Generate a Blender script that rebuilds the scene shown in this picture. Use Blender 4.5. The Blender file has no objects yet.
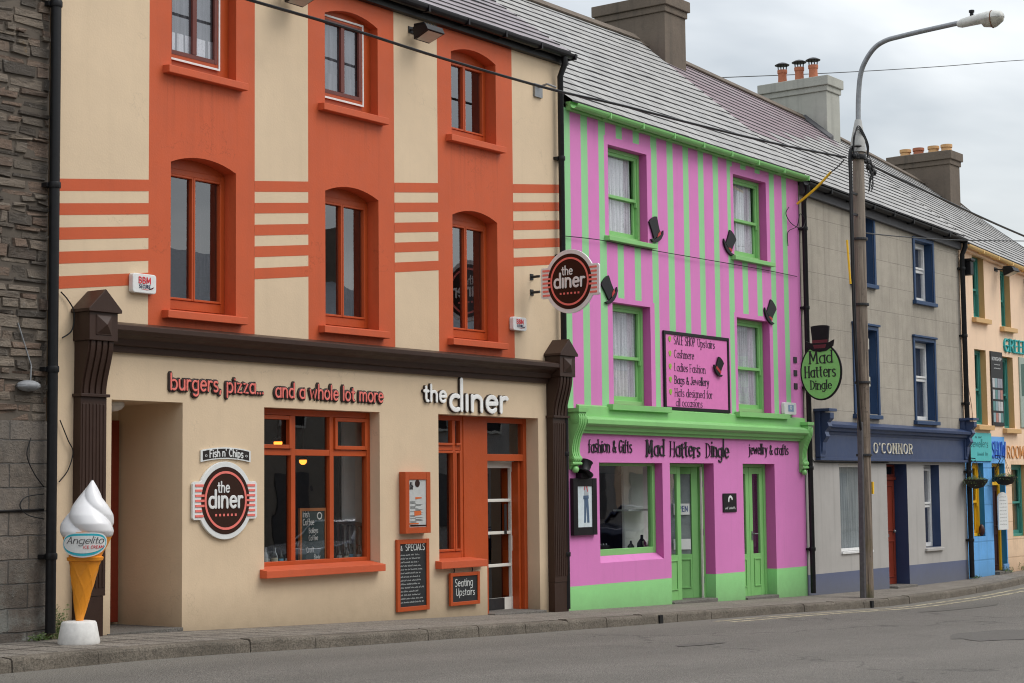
import bpy, bmesh, math, random
from mathutils import Vector, Matrix
random.seed(7)
rad = math.radians
SC = bpy.context.scene
COL = SC.collection
PI = math.pi

# ------------------------------------------------------------------ camera
CAM = Vector((0.0, -13.97, 1.5))
FPX = 1806.11
pitch, roll, yaw = rad(4.72106), rad(-0.646143), rad(53.84664)
fwd = Vector((math.sin(yaw)*math.cos(pitch), math.cos(yaw)*math.cos(pitch), math.sin(pitch)))
r0 = Vector((math.cos(yaw), -math.sin(yaw), 0)); u0 = r0.cross(fwd)
rgt = r0*math.cos(roll) + u0*math.sin(roll)
upv = u0*math.cos(roll) - r0*math.sin(roll)
def F(px, py, y=0.0):
    """survey helper: a sight line of the photograph met with the plane y (metres) -> (x, z)"""
    d = rgt*((px-512)/FPX) - upv*((py-341.5)/FPX) + fwd
    t = (y-CAM.y)/d.y
    return (d.x*t+CAM.x, d.z*t+CAM.z)
def FX(px, py, x):
    d = rgt*((px-512)/FPX) - upv*((py-341.5)/FPX) + fwd
    t = (x-CAM.x)/d.x
    return (d.y*t+CAM.y, d.z*t+CAM.z)
cd = bpy.data.cameras.new("camera"); cam = bpy.data.objects.new("camera", cd); COL.objects.link(cam)
cd.sensor_width = 36; cd.lens = FPX*36/1024; cd.clip_start = .1; cd.clip_end = 3000
m = Matrix((rgt, upv, -fwd)).transposed().to_4x4(); m.translation = CAM
cam.matrix_world = m
SC.camera = cam

# ------------------------------------------------------------------ colours and materials
def lin(c):
    c = c/255.0
    return c/12.92 if c <= .04045 else ((c+.055)/1.055)**2.4
def K(r, g, b, k=1.3):
    return tuple(min(.9, max(.004, lin(v)*k)) for v in (r, g, b))
class NT:
    def __init__(s, name):
        s.mat = bpy.data.materials.new(name); s.mat.use_nodes = True
        s.n = s.mat.node_tree.nodes; s.l = s.mat.node_tree.links; s.n.clear()
        s.out = s.n.new('ShaderNodeOutputMaterial')
    def node(s, t, **kw):
        n = s.n.new(t)
        for k, v in kw.items():
            if k.startswith('i_'):
                key = k[2:].replace('_', ' ')
                s.put(n.inputs[key], v)
            elif k.startswith('n_'):
                s.put(n.inputs[int(k[2:])], v)
            else: setattr(n, k, v)
        return n
    def put(s, sock, v):
        if hasattr(v, 'is_output'): s.l.new(v, sock)
        elif isinstance(v, (tuple, list)) and len(v) == 3 and sock.type == 'RGBA': sock.default_value = (*v, 1)
        else: sock.default_value = v
    def math(s, op, a, b=0.0, c=0.0, clamp=False):
        n = s.n.new('ShaderNodeMath'); n.operation = op; n.use_clamp = clamp
        s.put(n.inputs[0], a); s.put(n.inputs[1], b); s.put(n.inputs[2], c); return n.outputs[0]
    def mix(s, f, a, b, mode='MIX'):
        n = s.n.new('ShaderNodeMix'); n.data_type = 'RGBA'; n.blend_type = mode
        s.put(n.inputs[0], f); s.put(n.inputs[6], a); s.put(n.inputs[7], b); return n.outputs[2]
    def pos(s):
        return s.node('ShaderNodeNewGeometry').outputs['Position']
    def scale(s, v, sx, sy, sz):
        n = s.n.new('ShaderNodeMapping'); s.l.new(v, n.inputs[0]); n.inputs['Scale'].default_value = (sx, sy, sz); return n.outputs[0]
    def noise(s, v, sc, det=4, rough=.55, dist=0):
        n = s.n.new('ShaderNodeTexNoise'); s.l.new(v, n.inputs['Vector'])
        n.inputs['Scale'].default_value = sc; n.inputs['Detail'].default_value = det
        n.inputs['Roughness'].default_value = rough; n.inputs['Distortion'].default_value = dist
        return n.outputs[0]
    def ramp(s, f, a, b, lo=0.0, hi=1.0):
        n = s.n.new('ShaderNodeMapRange'); s.put(n.inputs[0], f); n.inputs[1].default_value = a; n.inputs[2].default_value = b
        n.inputs[3].default_value = lo; n.inputs[4].default_value = hi; return n.outputs[0]
    def bump(s, h, strength=.3, dist=.01):
        n = s.n.new('ShaderNodeBump'); s.put(n.inputs['Height'], h); n.inputs['Strength'].default_value = strength
        n.inputs['Distance'].default_value = dist; return n.outputs[0]
    def bsdf(s, col, rough=.6, bump=None, spec=.5, metal=0.0):
        b = s.n.new('ShaderNodeBsdfPrincipled')
        s.put(b.inputs['Base Color'], col if not (isinstance(col, tuple) and len(col) == 3) else (*col, 1))
        s.put(b.inputs['Roughness'], rough); b.inputs['Metallic'].default_value = metal
        b.inputs['Specular IOR Level'].default_value = spec
        if bump is not None: s.l.new(bump, b.inputs['Normal'])
        s.l.new(b.outputs[0], s.out.inputs[0]); return b
MATS = {}
def sub(c, k): return tuple(v*k for v in c)
def paint(name, col, rough=.55, var=.10, streak=.10, bump=.25, bscale=45, splash=None, dirt=(.10, .085, .065), spec=.4, blotch=0.0, crack=0.0, drips=()):
    """painted or rendered surface: cloudy tone, rain streaks, fine grain, a splashed foot"""
    t = NT(name); p = t.pos()
    n1 = t.noise(p, .9, 6, .6); n2 = t.noise(t.scale(p, 6, 6, .35), 1.0, 5, .6); n3 = t.noise(p, bscale, 3, .6)
    n4 = t.noise(p, 5.5, 5, .65)
    f = t.math('ADD', t.ramp(n1, .3, .7, 1-var, 1+var*.6), t.ramp(n4, .3, .7, -var*.35, var*.35))
    c = t.mix(1.0, col, t.node('ShaderNodeCombineColor', n_0=f, n_1=f, n_2=f).outputs[0], 'MULTIPLY')
    c = t.mix(t.ramp(n2, .52, .78, 0, streak), c, dirt)
    if blotch:
        c = t.mix(t.ramp(t.noise(p, 2.3, 8, .7), .56, .70, 0, blotch), c, dirt)
    if drips:      # run-off stains below the sills: (x0, x1, z)
        sp_ = t.node('ShaderNodeSeparateXYZ', n_0=p); nd = t.noise(t.scale(p, 13, 13, .5), 1.0, 4, .6); mk = None
        for (xa, xb, zz) in drips:
            m_ = t.math('MULTIPLY', t.ramp(t.math('ABSOLUTE', t.math('SUBTRACT', sp_.outputs[0], (xa+xb)/2)), (xb-xa)/2, (xb-xa)/2-.1, 0, 1), t.ramp(sp_.outputs[2], zz-1.0, zz, 0, 1))
            m_ = t.math('MULTIPLY', m_, t.math('LESS_THAN', sp_.outputs[2], zz+.02)); mk = m_ if mk is None else t.math('MAXIMUM', mk, m_)
        c = t.mix(t.math('MULTIPLY', mk, t.ramp(nd, .50, .70, 0, .30)), c, sub(col, .38))
    if crack:
        nz = t.node('ShaderNodeTexNoise', i_Scale=1.6, i_Detail=6, i_Roughness=.6); t.l.new(p, nz.inputs['Vector'])
        vv = t.node('ShaderNodeVectorMath', operation='MULTIPLY_ADD', n_0=nz.outputs['Color'], n_1=(1.6, 1.6, 1.6), n_2=p).outputs[0]
        vo = t.node('ShaderNodeTexVoronoi', feature='DISTANCE_TO_EDGE', i_Scale=.42); t.l.new(vv, vo.inputs['Vector'])
        m_ = t.math('MULTIPLY', t.ramp(vo.outputs['Distance'], 0, .004, crack, 0), t.ramp(n1, .50, .56))
        c = t.mix(m_, c, sub(col, .35))
    if splash is not None:
        sx = t.node('ShaderNodeSeparateXYZ', n_0=p).outputs[2]
        h = t.math('ADD', sx, t.math('MULTIPLY', n4, -.35))
        c = t.mix(t.ramp(h, splash-.25, splash+.38, .62, 0), c, dirt)
    t.bsdf(c, t.ramp(n4, .3, .7, rough-.06, rough+.08), t.bump(t.math('ADD', n3, t.math('MULTIPLY', n4, 1.2)), bump, .006), spec)
    MATS[name] = t.mat; return t.mat
def plain(name, col, rough=.5, metal=0.0, spec=.5, var=.08):
    t = NT(name); p = t.pos(); n = t.noise(p, 14, 4, .6)
    f = t.ramp(n, .3, .7, 1-var, 1+var)
    c = t.mix(1.0, col, t.node('ShaderNodeCombineColor', n_0=f, n_1=f, n_2=f).outputs[0], 'MULTIPLY')
    t.bsdf(c, rough, t.bump(n, .08, .004), spec, metal); MATS[name] = t.mat; return t.mat
def emis(name, col, s):
    t = NT(name); e = t.node('ShaderNodeEmission', i_Color=(*col, 1), i_Strength=s); t.l.new(e.outputs[0], t.out.inputs[0])
    MATS[name] = t.mat; return t.mat

# ------------------------------------------------------------------ mesh building
class MB:
    def __init__(s): s.v = []; s.f = []; s.m = []; s.uv = {}
    def quad(s, pts, slot=0, uv=None):
        b = len(s.v); s.v += [Vector(p) for p in pts]; s.f.append(tuple(range(b, b+len(pts)))); s.m.append(slot)
        if uv: s.uv[len(s.f)-1] = uv
        return s
    def hexa(s, P, slot=0):
        """8 corners: bottom 4 (ccw), top 4"""
        b = len(s.v); s.v += [Vector(p) for p in P]
        for q in ((3, 2, 1, 0), (4, 5, 6, 7), (0, 1, 5, 4), (1, 2, 6, 5), (2, 3, 7, 6), (3, 0, 4, 7)):
            s.f.append(tuple(b+i for i in q)); s.m.append(slot)
        return s
    def box(s, x0, x1, y0, y1, z0, z1, slot=0):
        return s.hexa([(x0, y0, z0), (x1, y0, z0), (x1, y1, z0), (x0, y1, z0), (x0, y0, z1), (x1, y0, z1), (x1, y1, z1), (x0, y1, z1)], slot)
    def bar(s, a, b, w, h, slot=0, up=(0, 0, 1)):
        a, b = Vector(a), Vector(b); d = (b-a).normalized(); up = Vector(up)
        sd = d.cross(up)
        if sd.length < 1e-4: sd = d.cross(Vector((1, 0, 0)))
        sd.normalize(); u = sd.cross(d)
        q = [(-w/2, -h/2), (w/2, -h/2), (w/2, h/2), (-w/2, h/2)]
        return s.hexa([a+sd*i+u*j for i, j in q]+[b+sd*i+u*j for i, j in q], slot)
    def prism(s, poly, f0, f1, slot=0):
        """poly: 2-D points; f0, f1 map (u,v) to 3-D for the two end faces"""
        n = len(poly); b = len(s.v)
        s.v += [Vector(f0(*p)) for p in poly]+[Vector(f1(*p)) for p in poly]
        s.f.append(tuple(range(b, b+n))); s.m.append(slot)
        s.f.append(tuple(range(b+2*n-1, b+n-1, -1))); s.m.append(slot)
        for i in range(n):
            j = (i+1) % n; s.f.append((b+i, b+n+i, b+n+j, b+j)); s.m.append(slot)
        return s
    def tube(s, pts, r, seg=8, slot=0, caps=True):
        pts = [Vector(p) for p in pts]; n = len(pts); b = len(s.v)
        rr = r if isinstance(r, (list, tuple)) else [r]*n
        prev = None
        for i, p in enumerate(pts):
            d = (pts[min(i+1, n-1)]-pts[max(i-1, 0)]).normalized()
            if prev is None:
                prev = d.orthogonal().normalized()
            sd = (prev-d*prev.dot(d)).normalized(); prev = sd; u = d.cross(sd)
            for k in range(seg):
                a = 2*PI*k/seg; s.v.append(p+(sd*math.cos(a)+u*math.sin(a))*rr[i])
        for i in range(n-1):
            for k in range(seg):
                k2 = (k+1) % seg
                s.f.append((b+i*seg+k, b+i*seg+k2, b+(i+1)*seg+k2, b+(i+1)*seg+k)); s.m.append(slot)
        if caps:
            s.f.append(tuple(b+k for k in range(seg-1, -1, -1))); s.m.append(slot)
            s.f.append(tuple(b+(n-1)*seg+k for k in range(seg))); s.m.append(slot)
        return s
    def lathe(s, c, prof, seg=24, slot=0, fr=None):
        """prof: (radius, height) from bottom to top; fr(theta,t,r)->r modifies the radius"""
        b = len(s.v); n = len(prof)
        for i, (r, h) in enumerate(prof):
            for k in range(seg):
                a = 2*PI*k/seg; q = fr(a, h, r) if fr else r
                s.v.append(Vector((c[0]+q*math.cos(a), c[1]+q*math.sin(a), c[2]+h)))
        for i in range(n-1):
            for k in range(seg):
                k2 = (k+1) % seg
                s.f.append((b+i*seg+k, b+i*seg+k2, b+(i+1)*seg+k2, b+(i+1)*seg+k)); s.m.append(slot)
        s.f.append(tuple(b+k for k in range(seg-1, -1, -1))); s.m.append(slot)
        s.f.append(tuple(b+(n-1)*seg+k for k in range(seg))); s.m.append(slot)
        return s
    def ball(s, c, rx, ry, rz, slot=0, seg=14):
        n = seg//2
        return s.lathe(c, [(max(.02, math.sin(PI*i/n))*rx, -math.cos(PI*i/n)*rz) for i in range(n+1)], seg, slot, (lambda a, h, r: r*math.hypot(math.cos(a), math.sin(a)*1.0)) if rx == ry else (lambda a, h, r: r*math.sqrt(1/((math.cos(a))**2+(math.sin(a)*rx/ry)**2))))
    def build(s, name, mats, parent=None, smooth=False, bevel=0, recalc=True):
        if not isinstance(mats, (list, tuple)): mats = [mats]
        org = root_of(parent).location.copy() if parent else Vector((0, 0, 0))
        me = bpy.data.meshes.new(name); me.from_pydata([tuple(v-org) for v in s.v], [], s.f)
        for mt in mats: me.materials.append(mt)
        me.polygons.foreach_set('material_index', s.m)
        if s.uv:
            ul = me.uv_layers.new(name='UVMap')
            for pi, uvs in s.uv.items():
                for li, uv in zip(me.polygons[pi].loop_indices, uvs): ul.data[li].uv = uv
        if recalc:
            bm = bmesh.new(); bm.from_mesh(me); bmesh.ops.recalc_face_normals(bm, faces=bm.faces); bm.to_mesh(me); bm.free()
        if smooth:
            me.polygons.foreach_set('use_smooth', [True]*len(me.polygons))
            try: me.set_sharp_from_angle(angle=rad(40))
            except Exception: pass
        o = bpy.data.objects.new(name, me); COL.objects.link(o)
        if parent: o.parent = parent
        if bevel:
            b = o.modifiers.new('edge', 'BEVEL'); b.width = bevel; b.segments = 2; b.limit_method = 'ANGLE'; b.angle_limit = rad(35)
        return o
def root_of(o):
    while o.parent: o = o.parent
    return o
def tag(o, label=None, cat=None, group=None, kind=None):
    if label: o['label'] = label
    if cat: o['category'] = cat
    if group: o['group'] = group
    if kind: o['kind'] = kind
    return o
def thing(name, label, cat, loc=(0, 0, 0), group=None):
    o = bpy.data.objects.new(name, None); o.empty_display_size = .2; COL.objects.link(o); o.location = loc
    return tag(o, label, cat, group)
def children(o): return [c for c in bpy.data.objects if c.parent == o]
def copy_tree(o, parent=None):
    c = o.copy(); COL.objects.link(c)
    if parent: c.parent = parent
    for ch in children(o):
        copy_tree(ch, c)
    return c

# ------------------------------------------------------------------ drawing frames on flat faces
def wallframe(x, z, y=0.0):      # u right along the street, v up, d out of the wall
    return lambda u, v, d=0.0: (x+u, y-d, z+v)
def sideframe(x, y, z):          # a board across the pavement, facing down the street towards -x
    return lambda u, v, d=0.0: (x-d, y-u, z+v)
def plate(mb, fr, poly, d0, d1, slot=0):
    return mb.prism(poly, lambda u, v: fr(u, v, d1), lambda u, v: fr(u, v, d0), slot)
def circle(cx, cy, rx, ry, n=48, a0=0, a1=360):
    return [(cx+rx*math.cos(rad(a0+(a1-a0)*i/n)), cy+ry*math.sin(rad(a0+(a1-a0)*i/n))) for i in range(n if a1-a0 == 360 else n+1)]
def ring(mb, fr, cx, cy, r1x, r1y, r2x, r2y, d0, d1, slot=0, n=48):
    A = circle(cx, cy, r1x, r1y, n); B = circle(cx, cy, r2x, r2y, n)
    for i in range(n):
        j = (i+1) % n
        mb.quad([fr(*A[i], d1), fr(*A[j], d1), fr(*B[j], d1), fr(*B[i], d1)], slot)
        mb.quad([fr(*B[i], d1), fr(*B[j], d1), fr(*B[j], d0), fr(*B[i], d0)], slot)
        mb.quad([fr(*A[j], d1), fr(*A[i], d1), fr(*A[i], d0), fr(*A[j], d0)], slot)

# ------------------------------------------------------------------ a small pen-stroke alphabet (x-height 1)
def _a(cx, cy, rx, ry, a0, a1, n=14):
    return [(cx+rx*math.cos(rad(a0+(a1-a0)*i/n)), cy+ry*math.sin(rad(a0+(a1-a0)*i/n))) for i in range(n+1)]
_o = _a(.36, .5, .34, .48, 90, 450, 22)
G = {
 'a': (.72, [_a(.34, .48, .32, .46, 60, 300), [(.66, .98), (.66, .02)]]),
 'b': (.74, [[(.05, 1.55), (.05, .02)], _a(.38, .48, .32, .46, 120, -120)]),
 'c': (.62, [_a(.38, .5, .34, .48, 50, 310)]),
 'd': (.74, [_a(.34, .48, .32, .46, 60, 300), [(.68, 1.55), (.68, .02)]]),
 'e': (.70, [[(.06, .52), (.67, .55)], _a(.37, .5, .32, .48, 8, 315)]),
 'f': (.46, [_a(.42, 1.25, .22, .28, 80, 180, 6)+[(.2, .02)], [(.02, .95), (.42, .95)]]),
 'g': (.74, [_a(.34, .5, .32, .46, 60, 300), [(.67, .98), (.67, -.2)]+_a(.38, -.2, .29, .28, 0, -150, 8)]),
 'h': (.70, [[(.05, 1.55), (.05, .02)], [(.05, .55)]+_a(.34, .6, .28, .36, 150, 0, 8)+[(.62, .02)]]),
 'i': (.14, [[(.06, .98), (.06, .02)], [(.06, 1.3), (.06, 1.36)]]),
 '1': (.14, [[(.06, .98), (.06, .02)]]),
 'j': (.20, [[(.1, .98), (.1, -.25), (-.05, -.45), (-.18, -.42)], [(.1, 1.3), (.1, 1.36)]]),
 'k': (.62, [[(.05, 1.55), (.05, .02)], [(.55, .98), (.1, .45)], [(.22, .55), (.6, .02)]]),
 'l': (.14, [[(.06, 1.55), (.06, .02)]]),
 'm': (1.1, [[(.05, .98), (.05, .02)], [(.05, .6)]+_a(.3, .62, .23, .34, 150, 0, 7)+[(.53, .02)], [(.53, .6)]+_a(.79, .62, .23, .34, 150, 0, 7)+[(1.02, .02)]]),
 'n': (.70, [[(.05, .98), (.05, .02)], [(.05, .55)]+_a(.34, .6, .28, .36, 150, 0, 8)+[(.62, .02)]]),
 'o': (.72, [_o]),
 'p': (.74, [[(.05, .98), (.05, -.5)], _a(.38, .48, .32, .46, 120, -120)]),
 'q': (.74, [_a(.34, .48, .32, .46, 60, 300), [(.67, .98), (.67, -.5)]]),
 'r': (.46, [[(.05, .98), (.05, .02)], [(.05, .55)]+_a(.32, .62, .26, .34, 150, 60, 6)]),
 's': (.56, [_a(.3, .74, .23, .24, 40, 250, 9)+_a(.27, .25, .24, .25, 80, -140, 9)]),
 't': (.46, [[(.2, 1.35), (.2, .25), (.28, .04), (.42, .03)], [(.0, .95), (.42, .95)]]),
 'u': (.70, [[(.05, .98), (.05, .42)]+_a(.34, .42, .29, .4, 180, 330, 8), [(.64, .98), (.64, .02)]]),
 'v': (.64, [[(.03, .98), (.31, .02), (.6, .98)]]),
 'w': (.96, [[(.03, .98), (.23, .04), (.46, .8), (.69, .04), (.9, .98)]]),
 'x': (.6, [[(.04, .98), (.55, .02)], [(.55, .98), (.04, .02)]]),
 'y': (.66, [[(.03, .98), (.32, .05)], [(.62, .98), (.2, -.45), (.02, -.45)]]),
 'z': (.58, [[(.04, .95), (.52, .95), (.05, .05), (.55, .05)]]),
 '.': (.14, [[(.06, .05), (.06, .09)]]), ',': (.16, [[(.1, .1), (.02, -.22)]]), "'": (.14, [[(.08, 1.5), (.03, 1.22)]]),
 '&': (.86, [[(.8, .02), (.22, 1.0), (.2, 1.25), (.36, 1.42), (.5, 1.25), (.46, 1.05), (.1, .5), (.08, .25), (.3, .02), (.55, .12), (.78, .6)]]),
 'M': (1.1, [[(.06, .02), (.1, 1.5)], [(.1, 1.5), (.5, .35)], [(.5, .35), (.92, 1.5)], [(.92, 1.5), (.98, .02)]]),
 'D': (.86, [[(.08, 1.5), (.08, .02)], [(.08, 1.48)]+_a(.2, .75, .58, .73, 80, -80, 12)+[(.08, .02)]]),
 'H': (.86, [[(.07, 1.5), (.07, .02)], [(.76, 1.5), (.76, .02)], [(.07, .78), (.76, .78)]]),
 'F': (.66, [[(.07, 1.5), (.07, .02)], [(.07, 1.48), (.62, 1.48)], [(.07, .8), (.5, .8)]]),
 'C': (.82, [_a(.46, .76, .4, .74, 50, 310, 14)]),
 'S': (.7, [_a(.36, 1.13, .29, .36, 35, 260, 10)+_a(.34, .38, .3, .37, 80, -145, 10)]),
 'U': (.86, [[(.07, 1.5), (.07, .55)]+_a(.42, .5, .35, .48, 190, 350, 8)+[(.77, 1.5)]]),
 'L': (.66, [[(.07, 1.5), (.07, .03), (.6, .03)]]),
 'J': (.56, [[(.45, 1.5), (.45, .35)]+_a(.22, .32, .23, .3, 0, -160, 7)]),
 'B': (.78, [[(.08, 1.5), (.08, .02)], [(.08, 1.48)]+_a(.32, 1.13, .3, .35, 80, -80, 8)+[(.08, .78)], [(.08, .79)]+_a(.36, .4, .34, .38, 80, -80, 8)+[(.08, .02)]]),
 'O': (.9, [_a(.45, .76, .4, .74, 90, 450, 22)]),
 'N': (.86, [[(.07, .02), (.07, 1.5)], [(.07, 1.5), (.76, .02)], [(.76, .02), (.76, 1.5)]]),
 'R': (.8, [[(.08, 1.5), (.08, .02)], [(.08, 1.48)]+_a(.34, 1.1, .32, .38, 80, -80, 8)+[(.08, .72)], [(.34, .72), (.72, .02)]]),
 'E': (.68, [[(.07, 1.5), (.07, .02)], [(.07, 1.48), (.6, 1.48)], [(.07, .78), (.5, .78)], [(.07, .03), (.62, .03)]]),
 'A': (.86, [[(.04, .02), (.42, 1.5)], [(.42, 1.5), (.8, .02)], [(.16, .5), (.68, .5)]]),
 'P': (.74, [[(.08, 1.5), (.08, .02)], [(.08, 1.48)]+_a(.34, 1.08, .32, .4, 80, -80, 8)+[(.08, .7)]]),
 'I': (.16, [[(.07, 1.5), (.07, .02)]]),
 'G': (.86, [_a(.46, .76, .4, .74, 50, 330, 14)+[(.82, .7), (.5, .7)]]),
 'W': (1.2, [[(.03, 1.5), (.28, .04), (.56, 1.2), (.84, .04), (1.1, 1.5)]]),
 'X': (.78, [[(.05, 1.5), (.7, .02)], [(.7, 1.5), (.05, .02)]]),
 'T': (.8, [[(.4, 1.5), (.4, .02)], [(.03, 1.48), (.77, 1.48)]]),
 'Y': (.8, [[(.04, 1.5), (.4, .8), (.4, .02)], [(.76, 1.5), (.4, .8)]]),
 'K': (.76, [[(.07, 1.5), (.07, .02)], [(.66, 1.5), (.1, .72)], [(.26, .84), (.7, .02)]]),
 '?': (.5, [[(.1, 1.2), (.4, 1.5)]]),
}
def stroke(mb, fr, pts, w, d0, d1, slot=0, contrast=1.0, closed=False):
    P = [Vector(p) for p in pts]; n = len(P)
    if n < 2: return
    if not closed:
        a = (P[0]-P[1]).normalized(); b = (P[-1]-P[-2]).normalized()
        P = [P[0]+a*w*.42]+P+[P[-1]+b*w*.42]
    n = len(P); base = len(mb.v)
    for i, p in enumerate(P):
        d = (P[min(i+1, n-1)]-P[max(i-1, 0)])
        if d.length < 1e-9: d = Vector((1, 0))
        d.normalize(); nn = Vector((-d.y, d.x))
        ww = w/2
        if contrast != 1.0: ww *= contrast+(1-contrast)*abs(d.y)
        if not closed and i in (0, n-1): ww *= .45
        for o_, dd in ((-1, d0), (-1, d0+(d1-d0)*.75), (-.6, d1), (.6, d1), (1, d0+(d1-d0)*.75), (1, d0)):
            q = p+nn*ww*o_; mb.v.append(Vector(fr(q.x, q.y, dd)))
    for i in range(n-1):
        for k in range(5):
            mb.f.append((base+i*6+k, base+i*6+k+1, base+(i+1)*6+k+1, base+(i+1)*6+k)); mb.m.append(slot)
    mb.f.append(tuple(base+k for k in range(6))); mb.m.append(slot)
    mb.f.append(tuple(base+(n-1)*6+k for k in range(5, -1, -1))); mb.m.append(slot)
def text(mb, fr, s, u, v, h, w, d0=0.0, d1=.01, fit=None, track=.2, slot=0, contrast=1.0, jit=0.0, serif=False, slant=0.0, seed=1, wide=1.0, base=None, wmap=None, lift=None, sp=.5):
    """letters drawn with a pen of width w (share of x-height h)"""
    rnd = random.Random(seed); tot = 0
    for ch in s: tot += (sp if ch == ' ' else G[ch][0]+track)
    tot -= track; xs = (fit/(tot*h)) if fit else wide
    cu = 0; k = 0
    for ch in s:
        if ch == ' ': cu += sp; continue
        adv, st = G[ch]; wk = (wmap or {}).get(ch, 1.0); up_ = (lift or {}).get(ch, 1.0); dv = rnd.uniform(-jit, jit)*h; rot = rnd.uniform(-jit, jit)*.5; sc = 1+rnd.uniform(-jit, jit)*.8
        def T(x, y):
            x, y = x*sc*xs, y*sc*(up_ if y > 0 else 1); x += slant*y
            x, y = x*math.cos(rot)-y*math.sin(rot), x*math.sin(rot)+y*math.cos(rot)
            xx = u+(cu*xs+x)*h
            return (xx, v+y*h+dv+(base(xx) if base else 0))
        for stt in st:
            k += 1
            stroke(mb, fr, [T(*p) for p in stt], w*h*wk, d0, d1+(k % 9)*.0004, slot, contrast)
            if serif:
                for e in (0, -1):
                    q = stt[e]; nb = stt[1] if e == 0 else stt[-2]
                    if abs(q[0]-nb[0]) < .12 and abs(q[1]-nb[1]) > .3:
                        k += 1
                        stroke(mb, fr, [T(q[0]-.16, q[1]), T(q[0]+.16, q[1])], w*h*.5*wk, d0, d1+(k % 9)*.0004, slot)
        cu += adv+track
    return tot*h*xs
# ------------------------------------------------------------------ render settings, sky, sun
SC.view_settings.view_transform = 'Standard'; SC.view_settings.look = 'None'; SC.view_settings.exposure = 0
SC.render.engine = 'CYCLES'; SC.cycles.max_bounces = 6; SC.cycles.filter_width = 1.1; SC.cycles.transparent_max_bounces = 10
try: SC.cycles.use_denoising = True
except Exception: pass
w = bpy.data.worlds.new("World"); SC.world = w; w.use_nodes = True
wn, wl = w.node_tree.nodes, w.node_tree.links; wn.clear()
SUN_EL, SUN_AZ = rad(50), rad(152)          # azimuth measured from +y towards +x
wo = wn.new('ShaderNodeOutputWorld')
sky = wn.new('ShaderNodeTexSky'); sky.sky_type = 'NISHITA'; sky.sun_disc = False; sky.sun_elevation = SUN_EL; sky.sun_rotation = SUN_AZ
sky.air_density = 1.5; sky.dust_density = 3
b1 = wn.new('ShaderNodeBackground'); b1.inputs[1].default_value = .04; wl.new(sky.outputs[0], b1.inputs[0])
# the cloud sheet: brighter overhead, soft folds
tc = wn.new('ShaderNodeTexCoord'); sx = wn.new('ShaderNodeSeparateXYZ'); wl.new(tc.outputs['Generated'], sx.inputs[0])
mp = wn.new('ShaderNodeMapping'); mp.inputs['Scale'].default_value = (1.5, 1.5, 5.0); wl.new(tc.outputs['Generated'], mp.inputs[0])
nz = wn.new('ShaderNodeTexNoise'); nz.inputs['Scale'].default_value = 1.9; nz.inputs['Detail'].default_value = 5; nz.inputs['Roughness'].default_value = .48; nz.inputs['Distortion'].default_value = .4
wl.new(mp.outputs[0], nz.inputs['Vector'])
cr = wn.new('ShaderNodeValToRGB'); cr.color_ramp.elements[0].position = .38; cr.color_ramp.elements[0].color = (.50, .53, .57, 1)
cr.color_ramp.elements[1].position = .60; cr.color_ramp.elements[1].color = (.90, .91, .92, 1); wl.new(nz.outputs[0], cr.inputs[0])
mr = wn.new('ShaderNodeMapRange'); wl.new(sx.outputs[2], mr.inputs[0]); mr.inputs[1].default_value = .25; mr.inputs[2].default_value = 1.0
mr.inputs[3].default_value = .90; mr.inputs[4].default_value = 1.75
vm = wn.new('ShaderNodeVectorMath'); vm.operation = 'SCALE'; wl.new(cr.outputs[0], vm.inputs[0]); wl.new(mr.outputs[0], vm.inputs['Scale'])
b2 = wn.new('ShaderNodeBackground'); b2.inputs[1].default_value = 1.08; wl.new(vm.outputs[0], b2.inputs[0])
ad = wn.new('ShaderNodeAddShader'); wl.new(b1.outputs[0], ad.inputs[0]); wl.new(b2.outputs[0], ad.inputs[1]); wl.new(ad.outputs[0], wo.inputs[0])
ld = bpy.data.lights.new('sun', 'SUN'); ld.energy = 1.2; ld.angle = rad(32); ld.color = (1, .97, .92)
lo = bpy.data.objects.new('sun', ld); COL.objects.link(lo)
sd = Vector((math.sin(SUN_AZ)*math.cos(SUN_EL), math.cos(SUN_AZ)*math.cos(SUN_EL), math.sin(SUN_EL)))
lo.rotation_euler = sd.to_track_quat('Z', 'Y').to_euler(); lo.location = (0, -20, 30)

# ------------------------------------------------------------------ shared materials
CREAM = paint('cream_render', K(194, 173, 145), .7, .06, .07, .3, splash=-.02, blotch=.04, crack=.25, dirt=(.20, .155, .10))
ORANGE = paint('orange_masonry_paint', K(177, 79, 43), .6, .08, .10, .3, crack=.35, dirt=(.20, .07, .035), drips=[(a-.15, b+.1, z) for a, b in ((13.07, 14.03), (15.48, 16.43), (17.87, 18.82)) for z in (3.34, 5.93)])
TIMBER = paint('orange_timber_paint', K(162, 68, 26), .45,)
TIMBER2 = paint('sill_paint', K(180, 80, 46), .6, .08, .12, .25)
BROWN = paint('brown_gloss', K(50, 33, 25), .45, .12, .06, .15, 70, spec=.35)
PINK = paint('pink_masonry', K(196, 115, 172), .65, .05, .10, .3, splash=-.9, blotch=.04)
PINKD = paint('pink_reveal', K(180, 85, 150), .65, .05, .06, .25)
GRN = paint('green_masonry', K(134, 196, 126), .6, .05, .05, .3, splash=-.42)
GRNP = paint('pale_green_stripe', K(134, 188, 134), .65, .05, .07, .3)
GRNT = paint('green_timber', K(120, 176, 106), .45, .07, .07, .12, 70, spec=.4)
RENDER = paint('grey_render', K(146, 139, 128), .85, .12, .32, .5, 30, dirt=(.13, .12, .10), blotch=.16)
RENDER2 = paint('pale_grey_render', K(158, 155, 151), .8, .08, .30, .3, dirt=(.17, .16, .14), blotch=.08)
NAVY = paint('navy_paint', K(44, 60, 92), .42, .12, .10, .15, spec=.5, dirt=(.09, .1, .12))
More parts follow.
